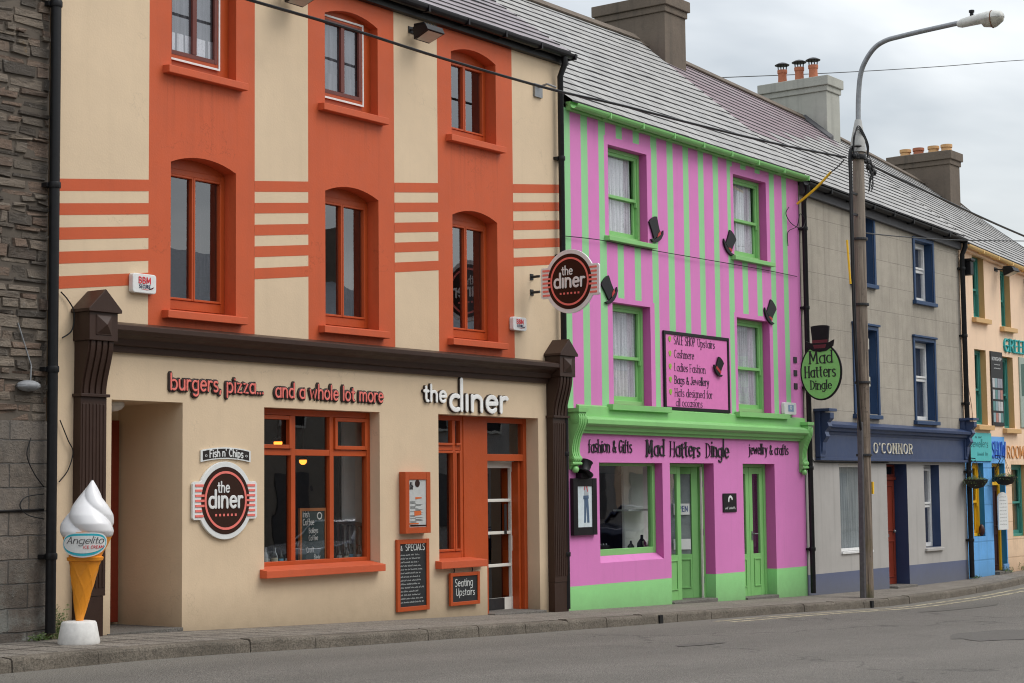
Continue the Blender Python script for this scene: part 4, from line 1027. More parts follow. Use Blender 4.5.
pane(t, 16.84, 17.20, 1.07, 1.65, -.102, glass_mat('case_glass', (.93, .94, .94), .5, .0))
def scribble(mb, fr, u0, u1, v, h, w, rr, d0, d1):
    u = u0
    while u < u1:
        n = rr.randint(3, 8); pts = []
        for k in range(n*2):
            pts.append((u, v+(h if k % 2 else 0)*rr.uniform(.5, 1.1))); u += h*rr.uniform(.28, .5)
            if u > u1: break
        stroke(mb, fr, pts, w, d0, d1); u += h*.7
t, fr = framed('chalkboard', 'tall orange-framed chalkboard headed SPECIALS beneath the menu case', 'chalkboard', 16.70, 17.31, .07, .93, .055, .035, NEARBL)
mb = MB(); text(mb, fr, 'SPECIALS', .17, .725, .052, .17, 0, .002, fit=.36, jit=.04, seed=3); text(mb, fr, '&', .075, .725, .04, .17, 0, .002)
rr = random.Random(8)
for k in range(14): scribble(mb, fr, .075, .075+rr.uniform(.33, .45), .665-.0435*k, .018, .0036, rr, 0, .002)
mb.build('chalk_writing', CHALK, t)
t, fr = framed('chalkboard', 'small square chalkboard reading Seating Upstairs hung below the narrow window', 'chalkboard', 17.70, 18.30, .085, .49, .045, .035, NEARBL, proud=.02)
mb = MB(); text(mb, fr, 'Seating', .10, .235, .062, .16, 0, .002, fit=.36, jit=.05, seed=3, slant=.08); text(mb, fr, 'Upstairs', .12, .12, .056, .16, 0, .002, fit=.38, jit=.05, seed=5, slant=.08); mb.build('chalk_writing', CHALK, t)
mb = MB()
for x in (17.80, 18.17): mb.tube([(x, -.03, .49), (x, -.04, .52), (x, -.03, .55)], .008, 6)
mb.build('hook', DKSTEEL, t)
# alarm boxes
def alarm(x0, x1, z0, z1, label, parts):
    t = thing('alarm_box', label, 'alarm box', ((x0+x1)/2, 0, (z0+z1)/2)); mb = MB(); r = .03
    P = []
    for cx, cz, a in ((x1-r, z0+r, -90), (x1-r, z1-r, 0), (x0+r, z1-r, 90), (x0+r, z0+r, 180)):
        P += [(cx+r*math.cos(rad(a+30*k)), cz+r*math.sin(rad(a+30*k))) for k in range(4)]
    mb.prism(P, lambda u, v: (u, -.07, v), lambda u, v: (u, -.004, v)); mb.build('housing', WHITEP, t, bevel=.008)
    fr = wallframe(x0, z0, -.072); parts(t, fr, x1-x0, z1-z0); return t
def bbm(t, fr, w, h):
    mb = MB(); text(mb, fr, 'BBM', w*.24, h*.50, h*.21, .28, 0, .002, fit=w*.52); A = [(w*.35, h*.20), (w*.6, h*.17), (w*.8, h*.23), (w*.9, h*.36), (w*.84, h*.26), (w*.7, h*.20)]
    plate(mb, fr, A, 0, .0015); mb.build('lettering', REDW, t)
    mb = MB(); text(mb, fr, 'SECURE', w*.26, h*.26, h*.11, .24, 0, .002, fit=w*.48); mb.build('small_lettering', plain('navy_ink', (.03, .04, .10), .5), t)
alarm(12.49, 12.81, 3.56, 3.76, 'white BBM Secure alarm box on the striped wall above the left brown pilaster', bbm)
alarm(19.06, 19.36, 3.60, 3.78, 'white BBM Secure alarm box below the round projecting sign', bbm)
# floodlights under the eaves
def floodlight(x, z, label, y=-.22):
    t = thing('floodlight', label, 'floodlight', (x, 0, z)); mb = MB()
    mb.hexa([(x-.17, y-.16, z-.05), (x+.17, y-.16, z-.05), (x+.15, y+.08, z-.14), (x-.15, y+.08, z-.14), (x-.17, y-.12, z+.03), (x+.17, y-.12, z+.03), (x+.15, y+.10, z+.02), (x-.15, y+.10, z+.02)])
    for k in range(5): mb.box(x-.14+k*.06, x-.125+k*.06, y-.08, y+.09, z+.025, z+.06)
    mb.build('housing', BLACKP, t, bevel=.006)
    mb = MB(); mb.quad([(x-.14, y-.145, z-.063), (x+.14, y-.145, z-.063), (x+.13, y+.05, z-.138), (x-.13, y+.05, z-.138)]); mb.build('lens', plain('lamp_glass', (.5, .48, .42), .2), t, recalc=False)
    mb = MB(); mb.bar((x-.05, -.002, z+.02), (x-.05, y+.08, z+.0), .03, .02); mb.bar((x+.05, -.002, z+.02), (x+.05, y+.08, z), .03, .02); mb.box(x-.09, x+.09, -.012, -.002, z-.02, z+.06); mb.build('bracket', DKSTEEL, t)
floodlight(17.10, 7.19, 'black floodlight under the eaves between two orange window columns of the diner'); floodlight(14.80, 7.16, 'black floodlight at the top edge of the wall above the diner')
t = thing('cable_bracket', 'small grey steel cable bracket high on the right end of the diner wall', 'bracket', (F(537, 91)[0], 0, F(537, 91)[1]))
x, z = F(537, 91); mb = MB(); mb.box(x-.09, x+.09, -.03, -.003, z-.09, z+.09); mb.tube([(x, -.02, z+.05), (x+.03, -.15, z+.08), (x+.1, -.25, z+.03)], .015, 6); mb.build('plate', STEEL, t)
# ------------------------------------------------------------------ behind the diner window
def room(parent, x0, x1, y0, y1, z0, z1, mat, name='room_lining'):
    mb = MB()
    mb.quad([(x0, y1, z0), (x1, y1, z0), (x1, y1, z1), (x0, y1, z1)]); mb.quad([(x0, y0, z0), (x0, y1, z0), (x0, y1, z1), (x0, y0, z1)]); mb.quad([(x1, y0, z0), (x1, y1, z0), (x1, y1, z1), (x1, y0, z1)])
    mb.quad([(x0, y0, z1), (x1, y0, z1), (x1, y1, z1), (x0, y1, z1)]); mb.quad([(x0, y0, z0), (x1, y0, z0), (x1, y1, z0), (x0, y1, z0)])
    return mb.build(name, mat, parent, recalc=False)
room(dn, 13.35, 20.2, .32, 4.0, -.15, 2.75, DARKIN)
mb = MB(); mb.box(F(344, 480, .62)[0], 17.9, .62, .66, 0, 2.7); mb.build('partition', paint('white_interior_wall', (.86, .85, .82), .7), dn)
mb = MB(); mb.box(14.0, 17.04, 3.2, 3.26, 0, 2.7); mb.build('panelling', MAROON, dn)
mb = MB(); mb.box(14.4, 17.2, .33, .62, .45, .66); mb.build('window_board', PALEIN, dn)
bx0 = F(336, 530, .56)[0]; bzt = F(350, 525, .56)[1]
mb = MB(); mb.bar((bx0, .56, bzt+.05), (bx0+.9, .56, bzt-.05), .05, .05)
for k in range(9): mb.bar((bx0+.04+k*.085, .56, .3), (bx0+.04+k*.085, .56, bzt), .022, .022)
mb.build('balustrade', MAROON, dn)
rr = random.Random(21)
def bottle(x, y, z, h, mat, lab, label, cat='bottle', grp='bottles standing inside the diner window'):
    t = thing('bottle', label, cat, (x, y, z), grp); mb = MB(); r = h*.14
    mb.lathe((x, y, z), [(r*.9, 0), (r, h*.04), (r, h*.55), (r*.75, h*.66), (r*.38, h*.76), (r*.34, h*.94), (r*.42, h*.95), (r*.42, h)], 14); mb.build('glass_body', mat, t, smooth=True)
    mb = MB(); mb.lathe((x, y, z), [(r*1.02, h*.15), (r*1.03, h*.17), (r*1.03, h*.45), (r*1.02, h*.47)], 14); mb.build('paper_label', lab, t, smooth=True)
BG = plain('bottle_glass', (.02, .025, .02), .1); BW_ = plain('clear_bottle', (.35, .38, .4), .12); LB = [plain('pale_label', (.55, .58, .55), .6), plain('blue_label', (.14, .38, .55), .6), plain('cream_label', (.5, .46, .34), .6), plain('grey_label', (.3, .31, .3), .6)]
xs_ = [14.93, 15.0, 15.07, 15.14, 15.21, 15.28, 15.35, 16.24, 16.31, 16.38, 16.45, 16.52, 16.59, 16.66]
for i, x in enumerate(xs_):
    bottle(x, .44+rr.uniform(-.03, .05), .66, rr.uniform(.19, .25), BG if i % 3 else BW_, LB[(i*7+i//3) % 4], 'small labelled bottle standing inside the big diner window')
t = thing('chalkboard', 'leaning wood-framed chalkboard offering Irish Coffee inside the big diner window', 'chalkboard', (15.7, .45, .66))
mb = MB(); x0, x1, z0, z1 = F(300, 530, .42)[0], F(327, 530, .42)[0], .665, F(313, 508, .42)[1]; fr_boxes(mb, x0, x1, z0, z1, .42, .035, .03); mb.build('frame', WOODF, t)
mb = MB(); mb.box(x0+.03, x1-.03, .432, .445, z0+.03, z1-.03); mb.build('board', plain('green_black_board', (.016, .04, .042), .6), t)
fr = wallframe(x0, z0, .43); W_, H_ = x1-x0, z1-z0; mb = MB()
for s, u, v, h in (('Irish', .06, .84, .048), ('Coffee', .06, .70, .048), ('Baileys', .16, .56, .040), ('Coffee', .16, .43, .040), ('Craft', .12, .22, .042), ('Beer', .25, .09, .042)): text(mb, fr, s, u, v*H_, h, .17, 0, .002, jit=.04, wide=.8)
ring(mb, fr, W_-.12, H_*.86, .03, .03, .045, .045, 0, .002, n=16); mb.build('chalk_writing', CHALK, t)
for q, (px, py, yy, r) in enumerate(((278, 443, 1.9, .055), (303, 461, 2.2, .05))):
    x, z = F(px, py, yy); t = thing('pendant_lamp', ['lit amber pendant lamp glowing behind the top left pane', 'smaller lit amber pendant lamp lower behind the middle pane'][q], 'lamp', (x, yy, z))
    mb = MB(); mb.ball((x, yy, z), r, r, r); mb.build('bulb', emis('amber_glow_%s' % 'ab'[q], (1.0, .30, .035), 3.2), t, smooth=True)
    mb = MB(); mb.tube([(x, yy, z+r), (x, yy, 2.75)], .008, 6); mb.lathe((x, yy, z+r*.3), [(r*1.5, 0), (r*1.1, r*.7), (r*.3, r*1.2)], 14); mb.build('lamp_shade', MAROON, t)
# ------------------------------------------------------------------ swirled ice-cream figure on the pavement
cx, cy = 11.37, -.64; cz = kz(11.4)+.005
t = thing('ice_cream_cone', 'giant fibreglass soft-serve ice cream cone figure on a white block beside the brown pilaster', 'advertising figure', (cx, cy, cz))
def soft(a, h, r): return r/max(abs(math.cos(a))**2.6+abs(math.sin(a))**2.6, 1e-6)**(1/2.6)
LEAN = Vector((rgt.x, rgt.y, 0)).normalized()
def axis(h): return LEAN*(.085*(h-.2)-.02)
def leanmb(mb, b0=0):
    for i in range(b0, len(mb.v)):
        v = mb.v[i]; mb.v[i] = v+axis(v.z-cz)
    return mb
mb = MB(); mb.lathe((cx-.03, cy, cz), [(.19, 0), (.196, .02), (.162, .195), (.15, .208), (.12, .213)], 40); mb.build('base', plain('white_concrete', (.72, .71, .68), .7, var=.12), t, smooth=True)
CO = paint('waffle_orange', K(236, 146, 36, 1.15), .42, .08, .05, .1, spec=.5)
def waff(a, h, r):
    hh = h*13; g = min(abs(math.sin(a*3+hh)), abs(math.sin(a*3-hh)))
    return r*(1+.075*max(0, 1-g/.25))
mb = MB(); mb.lathe((cx, cy, cz), [(.030+.112*(k/40), .19+.58*k/40) for k in range(41)], 96, 0, waff)
mb.lathe((cx, cy, cz), [(.142, .765), (.165, .772), (.17, .80), (.150, .812), (.165, .85), (.20, .92), (.225, .99), (.232, 1.04), (.18, 1.05)], 40); leanmb(mb).build('cone', CO, t, smooth=True)
def swirl(a, h, r):
    s = max(0, (h-.98)/.54)
    q = abs(math.sin(1.5*(a+s*3.6+.6*s*s)))
    return r*(.88+.20*q**.75)
prof = []; KN = [(0, .195), (.04, .222), (.12, .238), (.25, .235), (.4, .206), (.55, .160), (.7, .108), (.82, .068), (.92, .035), (1, .008)]
for k in range(61): prof.append((interp(KN, k/60), .98+.54*k/60))
mb = MB(); mb.lathe((cx, cy, cz), prof, 120, 0, swirl); leanmb(mb).build('swirl', plain('glossy_white', (.78, .78, .79), .28, var=.02), t, smooth=True)
cam_dir = Vector((CAM.x-cx, CAM.y-cy, 0)).normalized(); fr0 = (cam_dir-LEAN*.10).normalized(); rt0 = Vector((-fr0.y, fr0.x, 0))
def curvef(u, v, d=0):
    R = .245+d+.10*max(-.13, v)*.6; a = u/.245; hh = .935+v; c = Vector((cx, cy, cz+hh))+axis(hh)
    return tuple(c+(rt0*math.sin(a)+fr0*math.cos(a))*R)
def oval(mb, rx, ry, d, slot=0):
    """an upright sheet wrapped round the cone, domed below and flatter above"""
    hb = lambda u: -ry*math.sqrt(max(0, 1-(u/rx)**2)); ht = lambda u: ry*.80*math.sqrt(max(0, 1-(u/rx)**4))
    for i in range(-12, 12):
        ua, ub = rx*math.sin(i/12*PI/2), rx*math.sin((i+1)/12*PI/2)
        for j in range(5):
            f = lambda u, jj: hb(u)+(ht(u)-hb(u))*jj/5
            mb.quad([curvef(ua, f(ua, j), d), curvef(ub, f(ub, j), d), curvef(ub, f(ub, j+1), d), curvef(ua, f(ua, j+1), d)], slot)
mb = MB(); oval(mb, .218, .128, .012); LBL = mb.build('name_label', SIGNWH, t, smooth=True, recalc=False)
mb = MB(); oval(mb, .205, .114, .0145); mb.build('label_band', plain('label_teal', K(40, 160, 176), .4), LBL, smooth=True, recalc=False)
mb = MB(); oval(mb, .196, .090, .017); mb.build('label_face', SIGNWH, LBL, smooth=True, recalc=False)
f3 = lambda u, v, d=0: curvef(u, v, d+.0185)
mb = MB(); text(mb, f3, 'Angelito', -.160, .0, .042, .14, 0, .002, fit=.33, slant=.25, track=.10, contrast=.5); mb.build('lettering', plain('script_black', (.02, .02, .03), .5), LBL)
mb = MB(); text(mb, f3, 'ICE CREAM', .0, -.045, .017, .2, 0, .002, fit=.18); mb.build('small_lettering', REDW, LBL)
# weeds at the foot of the wall
def weed(x, y, h, n, label, seed=1, spread=.1, grp='weeds growing at the foot of the wall'):
    rr = random.Random(seed); z = gz(x)-.01; mb = MB()
    for k in range(n):
        a = rr.uniform(0, 2*PI); r = rr.uniform(0, spread); bx_, by_ = x+r*math.cos(a), y+r*.3*math.sin(a); hh = h*rr.uniform(.3, 1); lx, ly = rr.uniform(-.06, .06), rr.uniform(-.05, .01)
        for j in range(7):
            t = (j+1)/7; p = Vector((bx_+lx*t, by_+ly*t, z+hh*t)); s = rr.uniform(.008, .018); d = Vector((rr.uniform(-1, 1), rr.uniform(-1, .3), rr.uniform(-.2, .8))).normalized(); e = d.orthogonal().normalized()*s*.5
            mb.quad([p, p+d*s+e, p+d*s*2, p+d*s-e])
        mb.quad([(bx_, by_, z), (bx_+.003, by_, z), (bx_+lx+.002, by_+ly, z+hh), (bx_+lx, by_+ly, z+hh)])
    t_ = thing('weed', label, 'plant', (x, y, z), grp); mb.build('leaves', LEAFM, t_, recalc=False); return t_
def leafmat(name, a, b):
    t = NT(name); p = t.pos(); c = t.mix(t.noise(p, 30, 3), a, b); t.bsdf(c, .6); return t.mat
LEAFM = leafmat('weed_green', (.05, .10, .02), (.12, .17, .04))
weed(11.56, -.07, .34, 46, 'tall green weed between the dark downpipe and the diner wall', 3, .10); weed(11.28, -.10, .07, 26, 'low green weed beside the foot of the thick dark downpipe', 4, .14)
weed(36.2, -.06, .14, 40, 'green weeds at the foot of the blue wall', 5, .3); weed(34.5, -.06, .06, 30, 'low weed at the corner between grey and blue houses', 6, .2); weed(37.4, -.06, .18, 60, 'green weeds at the foot of the peach wall at the right edge', 7, .6)

# ================================================================== the pink house
PX0, PX1 = 20.36, 27.40
pk = thing('shop_building', 'pink house striped with pale green, green shopfront cornice and green doors', 'building', (24, 0, 0))
pzt = lambda x: 6.80-(x-PX0)*.012
ops = []
for a, b, c, e in ((21.50, 22.55, 5.12, 6.44), (25.15, 26.25, 5.20, 6.51), (21.56, 22.58, 2.70, 4.17), (25.18, 26.27, 2.70, 4.21)): ops.append(dict(x0=a, x1=b, z0=c, z1=e, d=.14, slot=2, ff=0))
ops += [dict(x0=21.15, x1=22.84, z0=.475, z1=1.88, d=.14, slot=2), dict(x0=23.05, x1=24.35, z0=-.8, z1=1.885, d=.18, slot=2, split=(.19, 3)), dict(x0=25.27, x1=26.33, z0=-.8, z1=1.885, d=.18, slot=2, split=(.19, 3))]
# widths of the painted stripes as surveyed along the wall at z about 6
stripes = [(F(p, 127)[0], F(q, 127)[0]) for p, q in ((563.7, 569.6), (580.4, 587), (598, 604.8), (615.6, 621.6), (632.5, 638.6), (650, 656), (666, 672), (682, 687.4), (697, 702.4), (711.7, 716.9), (725.7, 730.9), (739.3, 744.6), (753.6, 758.6), (767.6, 772.4), (780, 784.6))]
WB = [(21.42, 22.86, 5.0, 6.60), (25.05, 26.50, 5.1, 6.70), (21.48, 22.86, 2.6, 4.28), (25.1, 26.52, 2.6, 4.33)]   # plain pink surrounds
def pcell(x, z):
    if z < .19: return 3
    if z < 2.45: return 0
    for a, b, c, e in ((21.40, 22.68, 5.0, 6.56), (25.06, 26.36, 5.1, 6.62), (21.46, 22.70, 2.6, 4.24), (25.1, 26.38, 2.6, 4.28)):
        if a < x < b and c < z < e: return 0
    return 1 if any(a < x < b for a, b in stripes) else 0
PW = wall('wall', pk, PX0, PX1, pzt, ops, [PINK, GRNP, PINKD, GRN], pcell, [v for s in stripes for v in s]+[21.40, 22.68, 25.06, 26.36, 21.46, 22.70, 25.1, 26.38], [.19, 2.45, 6.56, 6.62, 4.24, 4.28])
shell(pk, PX0, PX1, 6.4, pzt, (3.1, lambda x: 9.6), PINK, (2.35, 4.9))
slate_roof('roof', pk, PX0+.05, PX1, lambda x: 6.86-(x-PX0)*.012, lambda x: 9.66, 3.2, [SLATE, SLATEP, SLATE_EDGE_SHADE])
gutter('gutter', pk, PX0+.06, PX1+.02, lambda x: 6.83-(x-PX0)*.012, GRNT, r=.068, board=GRNT, bz=.07)
downpipe(pk, 27.44, 6.60, gz(27.4)+.03, BLACKP, r=.045)
def sash(parent, a, b, c, e, y, mat, curt=True, seed=1, ct=(0, 0), nsill=True, w=.055, net=None, dark=False, gm=GLASSN, sillm=None, so=(.12, .12)):
    mb = MB(); fr_boxes(mb, a+.002, b-.002, c+.002, e-.002, y, w, .11); zm = c+(e-c)*.47
    wi = mb.build('window', mat, parent, bevel=.004)
    mb = MB(); fr_boxes(mb, a+w, b-w, zm-.02, e-w, y+.02, .045, .035); mb.box(a+w-.0, a+w+.03, y+.012, y+.05, zm-.09, zm-.02); mb.box(b-w-.03, b-w, y+.012, y+.05, zm-.09, zm-.02); mb.build('upper_sash', mat, wi, bevel=.003)
    mb = MB(); fr_boxes(mb, a+w, b-w, c+w, zm+.02, y+.06, .045, .035, wb=.07); mb.build('lower_sash', mat, wi, bevel=.003)
    pane(wi, a+w, b-w, c+w, e-w, y+.078, gm)
    backing(wi, a, b, c, e, y=.85, d=.58)
    if curt: curtain(wi, a+.05+ct[0], b-.05-ct[1], c+.05, e-.03, y+.108, net or NET, seed=seed)
    if sillm: sill(wi, a-so[0], b+so[1], c-.085, c, sillm, .09, .13)
    return wi
# green timber in white-lined pink openings
sash(pk, 21.50, 22.55, 5.12, 6.44, .13, GRNT, seed=2, ct=(0, .05), sillm=GRNT)
sash(pk, 25.15, 26.25, 5.20, 6.51, .13, GRNT, seed=3, ct=(.0, .07), sillm=GRNT)
sash(pk, 21.56, 22.58, 2.72, 4.17, .13, GRNT, seed=4); sash(pk, 25.18, 26.27, 2.72, 4.21, .13, GRNT, seed=5)
# shop cornice on two scrolled brackets
mb = MB(); zc0, zc1 = 2.36, 2.30
P = [(-.002, 0), (-.05, 0), (-.06, .04), (-.10, .045), (-.12, .09), (-.17, .11), (-.19, .13), (-.19, .19), (-.16, .20), (-.15, .22), (-.06, .235), (-.05, .38), (-.002, .40)]
mb.prism(P, lambda u, v: (20.60, u, v+2.28), lambda u, v: (27.36, u, v+2.265))
for p, q in ((21.35, 22.95), (25.0, 26.7)): mb.box(p, q, -.12, -.02, 2.62, 2.70)
CN = mb.build('cornice', GRNT, pk, bevel=.003)
def scroll(x0, w_, zt, H=.80):
    """S-shaped console: big volute under the cornice, waisted stem, small volute and drop"""
    mb = MB(); n = 30; out = []
    KO = [(0, .175), (.10, .19), (.20, .185), (.30, .15), (.42, .10), (.55, .07), (.66, .06), (.74, .07), (.80, .095), (.86, .09), (.90, .055), (.95, .04), (1, .01)]
    for i in range(n+1):
        t = i/n; v = sum(interp(KO, min(1, max(0, t+o))) for o in (-.03, 0, .03))/3; out.append((-v, zt-.02-(H-.02)*t))
    mb.prism([(-.002, zt-.02)]+out+[(-.002, zt-H)], lambda u, v: (x0, u, v), lambda u, v: (x0+w_, u, v))
    g = w_/7
    for k in range(3):
        xa = x0+g*(1+2*k); mb.prism([(u-.010, v) for u, v in out[1:-2]]+[(u+.02, v) for u, v in out[1:-2][::-1]], lambda u, v: (xa, u, v), lambda u, v: (xa+g, u, v))
    body = mb.build('scroll_bracket', GRNT, CN, smooth=True)
    mb = MB()
    for (yy, zz, r) in ((-.115, zt-.10, .078), (-.06, zt-H*.815, .040)):
        for rr_, e in ((r, .008), (r*.72, .016), (r*.42, .024)):
            mb.tube([(x0-e, yy, zz), (x0+w_+e, yy, zz)], rr_, 24)
    mb.tube([(x0-.02, -.07, zt-H*.90), (x0+w_+.02, -.07, zt-H*.90)], .022, 14); mb.ball((x0+w_/2, -.05, zt-H+.0), w_*.34, .045, .05)
    mb.box(x0-.03, x0+w_+.03, -.20, -.002, zt-.018, zt+.035); mb.build('volute', GRNT, CN, smooth=True)
scroll(20.40, .18, 2.58); scroll(27.20, .16, 2.55)
# shop window
a, b, c, e, y = 21.15, 22.84, .565, 1.88, .13
mb = MB(); mb.hexa([(a+.003, .002, .4), (b-.003, .002, .4), (b-.003, .137, .4), (a+.003, .137, .4), (a+.003, .002, .48), (b-.003, .002, .48), (b-.003, .137, .572), (a+.003, .137, .572)]); mb.build('sill', PINK, pk)
mb = MB(); fr_boxes(mb, a+.002, b-.002, c+.002, e-.002, y, .075, .09, wt=.04, wb=.09); SW = mb.build('window', GRNT, pk, bevel=.005)
pane(SW, a+.05, b-.05, c+.05, e-.03, y+.04, GLASSG)
room(pk, 20.8, 27.2, .24, 3.6, -.25, 2.2, DARKIN)
mb = MB(); mb.box(21.0, 22.95, .24, .92, .42, .56); mb.build('display_panel', GREYIN, pk)
px0, pz0 = F(634, 500, 1.1); 
mb = MB(); mb.box(F(624, 500, .7)[0], 23.9, .70, .74, .45, 2.1); mb.build('display_screen', MATS['white_interior_wall'], pk)
mb = MB(); mb.box(F(621, 500, .55)[0], F(650, 500, .55)[0], .42, .69, 1.18, 1.205); mb.build('glass_shelf', plain('shelf_glass', (.5, .53, .52), .15), pk)
mb = MB(); mb.box(22.0, 25.6, 2.1, 2.15, -.2, 1.75); mb.build('panelling', MAROON, pk)
xl, zl = F(628, 471, 1.4); t = thing('spot_lamp', 'small lit spot lamp glowing at the top of the pink shop window', 'lamp', (xl, 1.4, zl)); mb = MB(); mb.ball((xl, 1.4, zl), .04, .04, .04); mb.build('bulb', emis('spot_glow', (1, .93, .75), 5), t, smooth=True); mb = MB(); mb.lathe((xl, 1.42, zl+.01), [(.06, 0), (.045, .07), (.015, .1)], 12); mb.tube([(xl, 1.42, zl+.1), (xl, 1.42, 2.15)], .008, 6); mb.build('lamp_shade', GREYIN, t)
def bust(x, y, z, s, mat, label, chain=True):
    t = thing('display_bust', label, 'display bust', (x, y, z)); mb = MB()
    mb.lathe((x, y, z), [(s*.36, 0), (s*.40, .04*s), (s*.42, .3*s), (s*.40, .55*s), (s*.24, .72*s), (s*.13, .80*s), (s*.12, s), (s*.05, s*1.02)], 20, 0, lambda a, h, r: r*(1-.45*abs(math.sin(a)))); mb.build('torso', mat, t, smooth=True)
    if chain:
        mb = MB(); P = [(x+s*.30*math.sin(q), y-s*.24-.006, z+s*.62-s*.30*abs(math.cos(q))) for q in [(-90+15*k)*PI/180 for k in range(13)]]
        for p in P: mb.ball(p, s*.055, s*.055, s*.055, seg=8)
        mb.build('necklace', plain('cream_beads', (.6, .55, .45), .4) if 'cream_beads' not in MATS else MATS['cream_beads'], t, smooth=True)
bust(*[v for v in (F(642, 552, .45)[0], .45, .56)], .26, BLACKG, 'black necklace bust with pale beads in the pink shop window'); bust(F(631, 552, .5)[0], .5, .56, .18, DKSTEEL, 'smaller dark grey bust beside the beaded bust in the pink shop window', False)
t = thing('display_box', 'low black display tray on the floor of the pink shop window', 'display tray', (21.75, .5, .56)); mb = MB(); mb.box(21.45, 22.05, .40, .60, .56, .62); mb.box(21.47, 22.03, .42, .58, .62, .70); mb.build('tray', BLACKG, t, bevel=.006)
mb = MB()
for k in range(7): mb.ball((21.52+.075*k, .44, .712), .015, .015, .015, seg=8)
mb.build('trinket', STEEL, t)
# doors: each a pair of glazed leaves in a green frame
def doorpair(x0, x1, zb, zt, openleft, lockside):
    y = .17; mb = MB(); fr_boxes(mb, x0+.002, x1-.002, zb-.2, zt-.002, y, .07, .10, wt=.05); fr_ = mb.build('door_frame', GRNT, pk, bevel=.005)
    xm = (x0+x1)/2
    def one(nm, hx, hy, ang, wd):
        mb, T, bx, z0, z1 = leaf(nm, hx, hy, ang, wd, zb+.03, zt-.055, .045, GRNT, 1, None, .105, .05, .62)
        return mb, T, bx, z0, z1
    def finish(mb, T, bx, z0, z1, wd, hinge=False, sg=1):
        zq = zb+.13
        for (u0, u1, v0, v1) in ((.12, wd-.12, zq+.05, zq+.50),):
            bx(mb, u0, u0+.02, -.012, 0, v0, v1); bx(mb, u1-.02, u1, -.012, 0, v0, v1); bx(mb, u0+.02, u1-.02, -.012, 0, v1-.02, v1); bx(mb, u0+.02, u1-.02, -.012, 0, v0, v0+.02)
        o = mb.build('door', GRNT, pk, bevel=.003)
        g = MB(); bx(g, .10, wd-.10, .02, .024, z0, z1); g.build('pane', GLASSG, o)
        return o
    return fr_, one, finish, y, xm
zb = gz(23.7)
fr_, one, fin, y, xm = doorpair(23.05, 24.35, zb, 1.885, True, 0)
mb, T, bx, z0, z1 = one('door', 23.12, y+.03, 0, .56); L1 = fin(mb, T, bx, z0, z1, .56)
mb, T, bx, z0, z1 = one('door', 24.22, y+.05, PI-rad(42)+PI*0, .56)
# right leaf swung inwards from hinges on the right jamb
mb, T, bx, z0, z1 = leaf('door', 24.24-.56*math.cos(rad(38)), y+.06+.56*math.sin(rad(38)), -rad(38), .56, zb+.03, 1.83, .045, GRNT, 1, None, .105, .05, .62); L2 = fin(mb, T, bx, z0, z1, .56)
nt = MB(); nfr = wallframe(23.12, zb, y+.03)
sgm = MB()
for (u0, u1, v0, v1) in ((.16, .42, 1.33, 1.47), (.15, .43, .80, .93)): bx(sgm, u0, u1, -.004, -.001, zb+v0-.03, zb+v1)
sgm.build('notice', SIGNWH, L2)
bm_ = MB(); bx(bm_, .11, .45, .030, .034, z0, z1); bm_.build('reflection_panel', plain('pale_reflection_grey', (.36, .38, .38), .7), L2)  # added pale panel stands in for the grey reflection on this pane
sgm = MB()
def leaffr(u, v, d=0): return T(.16+u, -.004-d, zb+1.31+v)
text(sgm, leaffr, 'OPEN', .03, .04, .055, .22, .001, .003, fit=.20); sgm.build('lettering', plain('blue_ink', (.05, .09, .25), .5), L2)
hm = MB()
for h in (.25, .98, 1.72): hm.box(24.262, 24.285, y-.008, y+.012, zb+h, zb+h+.10)
hm.build('hinge', STEEL, fr_)
em = MB(); em.box(24.243, 24.262, y-.01, y+.02, zb+.03, 1.83); em.build('door_edge_strip', WHITE, fr_)
zb = gz(25.9)
fr_, one, fin, y, xm = doorpair(25.27, 26.33, zb, 1.885, False, 1)
mb, T, bx, z0, z1 = one('door', 25.34, y+.02, 0, .455); L3 = fin(mb, T, bx, z0, z1, .455)
mb, T, bx, z0, z1 = one('door', 25.805, y+.02, 0, .455); L4 = fin(mb, T, bx, z0, z1, .455)
hm = MB(); hm.box(25.855, 25.885, y+.005, y+.02, zb+.92, zb+1.06); hm.tube([(25.87, y+.01, zb+1.02), (25.87, y-.03, zb+1.02), (25.97, y-.035, zb+1.02)], .010, 8); hm.build('handle', STEEL, L4)
for xx0, xx1 in ((23.06, 24.34), (25.28, 26.32)):
    mb = MB(); zs = gz((xx0+xx1)/2); mb.box(xx0, xx1, -.04, .5, zs-.3, zs+.03); mb.build('doorstep', STEPM, pk, bevel=.008)
curtain(L4, 25.90, 26.15, zb+.8, 1.75, y+.12, plain('dark_red_drape', (.05, .03, .035), .9), name='drape', seed=8)
